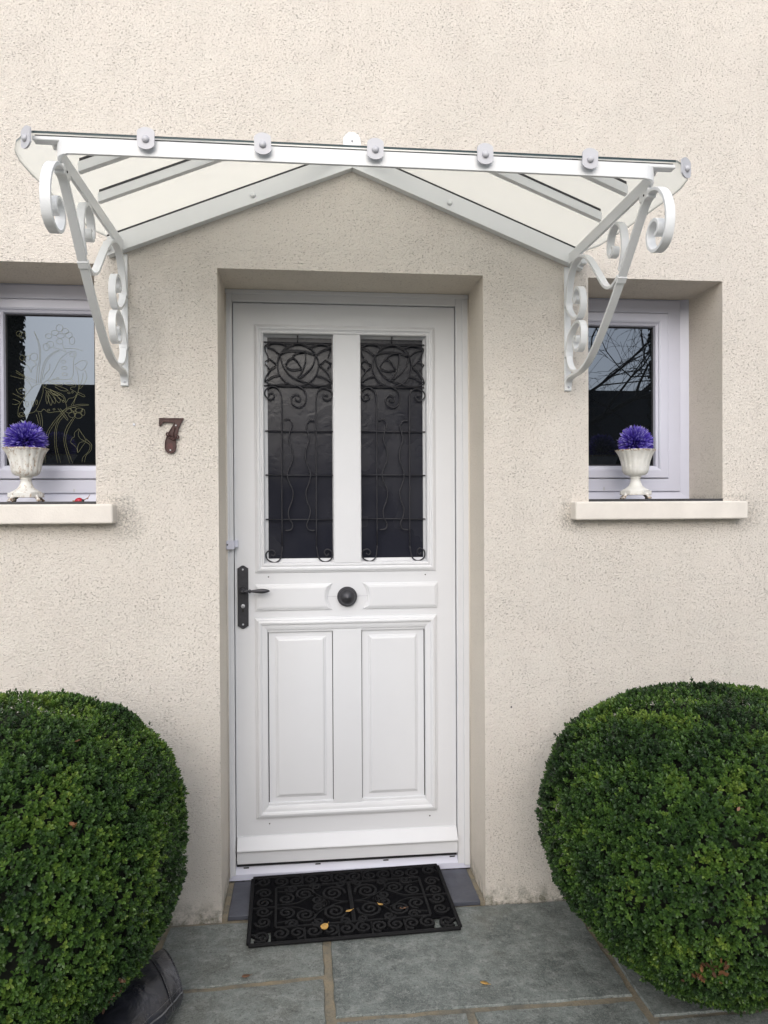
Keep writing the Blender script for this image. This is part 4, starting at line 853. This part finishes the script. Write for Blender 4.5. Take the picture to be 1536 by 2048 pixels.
fallen(-.111, -.106, matz(-.106) + .002, .036, .024, R_(55), 'yellow_leaf', 'largest yellow leaf, curled near the front edge of the black mat', tilt=(R_(18), 0))
fallen(-.026, -.028, matz(-.028) + .001, .026, .012, R_(25), 'yellow_leaf', 'narrow yellow leaf near the middle of the black mat, left of the roundish one')
fallen(.083, -.004, matz(-.004) + .001, .023, .018, R_(120), 'yellow_leaf', 'small roundish yellow leaf on the right half of the black mat', tilt=(R_(10), R_(8)))
fallen(.160, -.025, matz(-.025) - .003, .026, .011, R_(5), 'brown_leaf', 'dull narrow leaf sunk in the scrollwork at the right of the mat')
fallen(.347, -.424, .004, .026, .021, R_(-30), 'yellow_leaf', 'yellow leaf lying alone on the large grey slab', tilt=(R_(-12), 0))
fallen(-.349, -.312, .004, .026, .015, R_(10), 'brown_leaf', 'small brown leaf on the sandy joint left of the big slab')

# ---------------------------------------------------------------- boot
bt = empty('leather_boot', (-.62, -.55, 0)); tag(bt, 'tall black leather boot with zip lying on the slabs beside the left bush', 'boot')
O = Vector((-.62, -.55, 0)); bt.location.y -= .018
secs = [  # centre x,y,z ; half chord x,y ; half height
 (-.556, -.342, .056, .050, -.104, .046), (-.560, -.358, .057, .053, -.108, .052), (-.580, -.415, .064, .058, -.106, .062), (-.612, -.470, .066, .066, -.106, .064), (-.650, -.530, .066, .072, -.102, .064),
 (-.690, -.60, .064, .074, -.094, .060), (-.730, -.68, .060, .072, -.084, .054), (-.762, -.76, .055, .068, -.072, .048), (-.780, -.83, .050, .072, -.058, .044), (-.775, -.885, .048, .085, -.042, .042),
 (-.740, -.93, .046, .090, .000, .040), (-.690, -.955, .044, .052, .052, .038), (-.63, -.985, .042, .030, .052, .034), (-.57, -1.01, .038, .018, .048, .028), (-.53, -1.025, .034, .012, .034, .018), (-.512, -1.03, .032, .004, .012, .006)]
def ringpts(s, n=28, sc=1.0):
    x, y, z, wx, wy, h = s; out = []
    for k in range(n):
        a = 2 * PI * k / n; ca, sa = math.cos(a), math.sin(a)
        ca2 = math.copysign(abs(ca) ** .85, ca)
        out.append(Vector((x + wx * ca2 * sc, y + wy * ca2 * sc, z + h * sa * abs(sa) ** .25 * sc)) - O)
    return out
def isec(t):
    i = min(int(t), len(secs) - 2); f = t - i; f2 = f
    return tuple(a + (b - a) * f2 for a, b in zip(secs[i], secs[i + 1]))
n = 28; rs = []; T = [i * .34 for i in range(int((len(secs) - 1) / .34) + 1)]
rg = random.Random(2)
for t in T:
    s = isec(t); r = ringpts(s, n)
    c = Vector(s[:3]) - O
    for k in range(n):
        a = 2 * PI * k / n
        wv = 1 + .020 * math.sin(3.1 * t + 2 * a) + .016 * math.sin(5.3 * t - 3 * a + 1) * (1 if t > .6 else .3)
        r[k] = c + (r[k] - c) * wv
    rs.append(r)
q = MB(); vs = [p for r in rs for p in r]; m_ = len(rs)
fs = [(i * n + k, i * n + (k + 1) % n, (i + 1) * n + (k + 1) % n, (i + 1) * n + k) for i in range(m_ - 1) for k in range(n)]
fs.append(tuple((m_ - 1) * n + k for k in range(n)))
inner = [[(Vector(isec(t)[:3]) - O) + (p - (Vector(isec(t)[:3]) - O)) * .955 for p in r] for t, r in list(zip(T, rs))[:14]]
b0 = len(vs); vs += [p for r in inner for p in r]
fs += [(b0 + i * n + k, b0 + (i + 1) * n + k, b0 + (i + 1) * n + (k + 1) % n, b0 + i * n + (k + 1) % n) for i in range(13) for k in range(n)]
fs += [(k, b0 + k, b0 + (k + 1) % n, (k + 1) % n) for k in range(n)]
q.add(vs, fs, 0, True); so = q.build('shaft', 'leather', bt)
md = so.modifiers.new('sub', 'SUBSURF'); md.levels = 1; md.render_levels = 1
q = MB(); q.tube([p * 1.0 for p in rs[0]], .0016, 6, closed=True); q.build('rim_binding', 'leather', bt)
def surf(t, a, off=.0015):
    s = isec(t); c = Vector(s[:3]) - O; ca, sa = math.cos(a), math.sin(a); ca2 = math.copysign(abs(ca) ** .85, ca)
    wv = 1 + .020 * math.sin(3.1 * t + 2 * a) + .016 * math.sin(5.3 * t - 3 * a + 1) * (1 if t > .6 else .3)
    v = Vector((s[3] * ca2, s[4] * ca2, s[5] * sa * abs(sa) ** .25)) * wv
    return c + v + v.normalized() * off
def stitches(fn, count, r=.0007, ln=.5):
    for i in range(count):
        a, b = fn(i / count), fn((i + ln) / count)
        q.tube([a, b], r, 4)
q = MB(); stitches(lambda t: surf(.06, PI * (1.05 - 1.1 * t), .0012), 64)
stitches(lambda t: surf(1.75 + .15 * math.sin(PI * t), PI * (1.0 - t), .0026), 60); stitches(lambda t: surf(1.92 + .15 * math.sin(PI * t), PI * (1.0 - t), .0026), 60)
stitches(lambda t: surf(.25 + 4 * t, PI * .19, .0012), 70)
q.build('stitching', 'stitch', bt)
q = MB(); q.strap([surf(1.835 + .15 * math.sin(PI * i / 20), PI * (1 - i / 20), .0010) for i in range(21)], (.43, .9, 0), .010, .0016); q.build('seam_band', 'leather', bt)
q = MB()
for i in range(110):
    t = .3 + 4.2 * i / 110; a = surf(t, PI * .135, .0014); b = surf(t, PI * .115, .0014); q.tube([a, b], .0009, 4)
q.build('zip', 'zip', bt)
q = MB()
sp = [(-.80, -.80), (-.83, -.86), (-.82, -.93), (-.77, -.985), (-.68, -1.01), (-.60, -1.04), (-.53, -1.06), (-.49, -1.04), (-.52, -1.0)]
q.tube(cr([Vector((x, y, .022)) - O for x, y in sp], 5), .012, 8); q.build('sole', 'seal', bt)

# ---------------------------------------------------------------- box bushes
def sgn_pow(v, p): return np.sign(v) * np.abs(v) ** p
def shape(d, e):
    q = sgn_pow(d, e)
    lo = np.clip(-d[..., 2], 0, 1)
    q = np.array(q); k = 1 - .47 * lo ** 1.6
    q[..., 0] *= k; q[..., 1] *= k
    return q
def bush(name, c, rad, seed, label, e=.86):
    rg = np.random.default_rng(seed); c = np.array(c); rad = np.array(rad)
    n = 23000
    d = rg.normal(size=(n * 2, 3)); d /= np.linalg.norm(d, axis=1)[:, None]
    keep = rg.random(len(d)) < np.where(d[:, 1] > .45, .45, 1.0) * np.where(d[:, 2] < -.75, .35, 1.0)
    d = d[keep][:n]; n = len(d)
    q = shape(d, e); nr = d / rad; nr /= np.linalg.norm(nr, axis=1)[:, None]
    ph = rg.uniform(0, 6.28, 12); fr = rg.normal(size=(12, 3)) * np.array([5, 5, 5])
    lump = sum(np.sin(d @ fr[i] * (1 + i * .25) + ph[i]) / (1 + i * .35) for i in range(12)) / 3.5
    cl = sum(np.sin(d @ (fr[i] * 3.2) + ph[i] * 2) for i in range(12)) / 4
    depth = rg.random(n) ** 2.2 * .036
    P = c + q * rad * (1 + .018 * lump[:, None]) - nr * (depth + .012 * np.clip(cl, -1, 1) * .6)[:, None]
    P[:, 2] = np.maximum(P[:, 2], .012)
    out = P + nr * (rg.random(n) > .985)[:, None] * rg.uniform(.004, .016, n)[:, None]
    P = out
    ax = nr + rg.normal(size=(n, 3)) * .38 + np.array([0, 0, .30]); ax /= np.linalg.norm(ax, axis=1)[:, None]
    tmp = rg.normal(size=(n, 3)); u = np.cross(ax, tmp); u /= np.linalg.norm(u, axis=1)[:, None]; vv = np.cross(ax, u)
    K = 9; V = []; TN = []
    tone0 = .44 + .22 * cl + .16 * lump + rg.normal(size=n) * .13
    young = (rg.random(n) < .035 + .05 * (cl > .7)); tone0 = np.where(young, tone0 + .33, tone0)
    sl = rg.uniform(.85, 1.25, n)
    for k in range(K):
        h = (k // 2) / 4.0                       # 0 at the bottom of the sprig, 1 at its tip
        ang = (k % 2) * PI + (k // 2) * PI / 2 + rg.normal(size=n) * .25
        el = (.35 + .75 * h) + rg.normal(size=n) * .18 if k < 8 else 1.45 + rg.normal(size=n) * .1
        el = np.broadcast_to(el, (n,))
        rd = np.cos(ang)[:, None] * u + np.sin(ang)[:, None] * vv
        ld = np.cos(el)[:, None] * rd + np.sin(el)[:, None] * ax
        sd = np.cross(ax, rd); nn = np.cross(ld, sd)
        L = (.0112 - .003 * h) * sl * rg.uniform(.8, 1.15, n); Wd = L * .27; L = L[:, None]; Wd = Wd[:, None]
        B = P + ax * (h * .012 - .009)
        V.append(np.stack([B, B + ld * L * .36 + sd * Wd - nn * L * -.06, B + ld * L * .76 + sd * Wd * .82 + nn * L * .03, B + ld * L - nn * L * .05, B + ld * L * .76 - sd * Wd * .82 + nn * L * .03, B + ld * L * .36 - sd * Wd + nn * L * .06], 1))
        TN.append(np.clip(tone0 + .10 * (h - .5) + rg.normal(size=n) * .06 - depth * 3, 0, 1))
    V = np.concatenate(V).reshape(-1, 3); TN = np.repeat(np.concatenate(TN), 6)
    nl = n * K
    # a few dead twigs
    F = (np.arange(nl)[:, None, None] * 6 + np.array([[0, 1, 2, 3], [0, 3, 4, 5]])[None]).reshape(-1)
    root = empty(name, (c[0], c[1], 0)); tag(root, label, 'bush', 'clipped box bushes either side of the door')
    V = V - np.array([c[0], c[1], 0])
    V[:, 2] = np.maximum(V[:, 2], .003); 
    V[:, 1] = np.minimum(V[:, 1], -c[1] - .004)
    me = bpy.data.meshes.new('foliage'); me.vertices.add(len(V)); me.vertices.foreach_set('co', V.astype('f').reshape(-1))
    me.loops.add(len(F)); me.loops.foreach_set('vertex_index', F.astype('i'))
    me.polygons.add(len(F) // 4); me.polygons.foreach_set('loop_start', np.arange(0, len(F), 4, dtype='i')); me.polygons.foreach_set('loop_total', np.full(len(F) // 4, 4, dtype='i'))
    a = me.attributes.new('tone', 'FLOAT', 'POINT'); a.data.foreach_set('value', TN.astype('f'))
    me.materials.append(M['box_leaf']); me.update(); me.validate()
    o = bpy.data.objects.new('foliage', me); COL.objects.link(o); o.parent = root
    # dark woody heart
    q = MB(); vs = []; A, Bn = 32, 20
    for i in range(Bn + 1):
        for k in range(A):
            th = PI * i / Bn; phi = 2 * PI * k / A
            dd = np.array([math.sin(th) * math.cos(phi), math.sin(th) * math.sin(phi), math.cos(th)])
            pq = shape(dd, e) * (rad - .052); vs.append((pq[0], pq[1], max(.004, pq[2] + c[2])))
    q.add(vs, [(i * A + k, i * A + (k + 1) % A, (i + 1) * A + (k + 1) % A, (i + 1) * A + k) for i in range(Bn) for k in range(A)], 0, True)
    q.build('branches', 'bush_core', root, recalc=False)
    return root, c, rad, e
def dead_bits(root, c, rad, e, spots, seed, count=22, spread=.035):
    rg = random.Random(seed); q = MB(); tn = []
    c = Vector(c)
    for sp_ in spots:
        x0 = Vector(sp_[0]); cnt = sp_[1]; spd = sp_[2]
        for i in range(cnt):
            d = (x0 + Vector((rg.gauss(0, spd), rg.gauss(0, spd), rg.gauss(0, spd)))).normalized()
            p = Vector(tuple(shape(np.array(tuple(d)), e) * rad)) + Vector((0, 0, c.z)) + d * .008
            if p.z < .02: continue
            a = Vector((rg.gauss(0, 1), rg.gauss(0, 1), rg.gauss(0, 1))).normalized(); s_ = a.cross(d).normalized(); L = rg.uniform(.012, .018)
            ld = (d * .5 + a.cross(s_) * .9).normalized(); w2 = L * .27
            q.add([p, p + ld * L * .4 + s_ * w2, p + ld * L * .8 + s_ * w2 * .8, p + ld * L, p + ld * L * .8 - s_ * w2 * .8, p + ld * L * .4 - s_ * w2], [(0, 1, 2, 3), (0, 3, 4, 5)])
            tn += [rg.random()] * 6
    o = q.build('dead_leaves', 'dead_leaf', root, recalc=False); o['label'] = 'patch of browned dead leaves'
    a = o.data.attributes.new('tone', 'FLOAT', 'POINT'); a.data.foreach_set('value', tn)
B1 = bush('box_bush', (-.985, -.50, .446), (.485, .455, .440), 11, 'clipped round box bush left of the door, behind the black boot', .80)
dead_bits(*B1, spots=[((.62, -.72, .55), 3, .02), ((.80, -.55, -.35), 10, .05), ((.45, -.6, .7), 2, .1)], seed=4)
B2 = bush('box_bush', (1.012, -.50, .428), (.486, .455, .424), 23, 'clipped round box bush right of the door, brown dead leaves low down', .84)
dead_bits(*B2, spots=[((-.40, -.82, -.20), 26, .032), ((-.48, -.80, -.30), 12, .025), ((-.25, -.80, .55), 2, .01), ((-.05, -.7, .75), 2, .02)], seed=6)

# ---------------------------------------------------------------- across the garden, seen mirrored in the panes
nh = empty('neighbour_house', (1.0, -17, 0)); tag(nh, 'low house with dark slate roof mirrored in the window panes', 'house')
q = MB(); q.box(-7.2, 8.6, -4, 3.0, -.03, 2.5); q.build('wall', 'render_far', nh)
q = MB()
q.add([(-7.62, 3.3, 2.4), (9.3, 3.3, 2.4), (9.3, -4.5, 2.4), (-7.62, -4.5, 2.4), (-7.35, 2.0, 4.30), (8.9, 2.0, 4.30), (8.9, -3.3, 4.30), (-7.35, -3.3, 4.30)],
      [(0, 1, 5, 4), (1, 2, 6, 5), (2, 3, 7, 6), (3, 0, 4, 7), (4, 5, 6, 7), (3, 2, 1, 0)]); q.build('roof', 'roof', nh)
for x in (-5, -1.5, 2.2, 5.6):
    q = MB(); q.box(x, x + 1.1, 3.0005, 3.03, .9, 2.1); q.build('window', 'window_glass', nh)
def conifer(x, y, h, r, label):
    t = empty('conifer_tree', (x, y, 0)); tag(t, label, 'tree', 'dark conifers across the garden')
    q = MB(); q.tube([(0, 0, -.03), (0, 0, .5)], .12, 8); q.build('trunk', 'bark', t)
    q = MB(); q.tube([(0, 0, .15), (0, 0, h * .6), (0, 0, h * .97)], r * .9, 18); q.build('inner_growth', 'conifer', t)
    rg = random.Random(int(abs(x) * 10)); q = MB()
    for i in range(14000):
        z = rg.uniform(.15, h); a = rg.uniform(0, 2 * PI); rr = r * (1 - (z / h) ** 14) * math.sqrt(rg.uniform(.45, 1))
        p = Vector((rr * math.cos(a), rr * math.sin(a), z)); d = Vector((math.cos(a), math.sin(a), rg.uniform(.3, 1.6))).normalized(); s_ = d.cross(Vector((rg.gauss(0, 1), rg.gauss(0, 1), rg.gauss(0, 1)))).normalized() * .07
        q.add([p - s_, p + s_, p + d * .05], [(0, 1, 2)])
    q.build('crown', 'conifer', t, recalc=False)
conifer(-6.2, -11.7, 8.5, .62, 'dark conifer mirrored at the outer edge of the left window pane')
conifer(8.02, -12.0, 8.5, .80, 'dark conifer mirrored at the outer edge of the right window pane')
# bare tree mirrored in the right pane
tr_ = empty('bare_tree', (3.6, -8.2, 0)); tag(tr_, 'leafless tree mirrored in the right window pane', 'tree')
rg = random.Random(17); tq = MB(); tb = MB()
def branch(p, d, L, r, lev, mb):
    n = 5; pts = [p]
    for i in range(n):
        d = (d + Vector((rg.gauss(0, .16), rg.gauss(0, .16), rg.gauss(0, .12) + (.03 if lev < 3 else -.05)))).normalized()
        pts.append(pts[-1] + d * L / n)
    mb.tube(pts, r, 5 if lev < 3 else 3, rad=lambda t: max(.0028, r * (1 - .62 * t)), cap=False)
    if lev >= 5: return
    k = (6, 8, 6, 5, 4)[lev]
    for i in range(k):
        t = rg.uniform(.3, 1.0); q_ = pts[min(n, max(1, int(round(t * n))))]
        a = Vector((rg.gauss(0, 1), rg.gauss(0, 1), rg.gauss(0, .8))).normalized()
        nd = (d * rg.uniform(.5, .9) + a * rg.uniform(.5, .85)).normalized()
        branch(q_, nd, L * rg.uniform(.5, .75), r * .42, lev + 1, tb)
branch(Vector((0, 0, -.03)), Vector((.05, 0, 1)), 3.0, .13, 0, tq)
tq.build('trunk', 'bark', tr_, recalc=False)
branch(Vector((0, 0, 2.35)), Vector((.88, -.12, .50)), 3.0, .060, 1, tb)
branch(Vector((0, 0, 2.5)), Vector((.60, .15, .75)), 2.4, .035, 2, tb)
branch(Vector((.02, 0, 1.8)), Vector((.80, .1, .70)), 2.6, .035, 2, tb)
branch(Vector((.02, 0, 2.7)), Vector((.75, -.1, .35)), 2.4, .03, 2, tb)
tb.build('branches', 'bark', tr_, recalc=False)
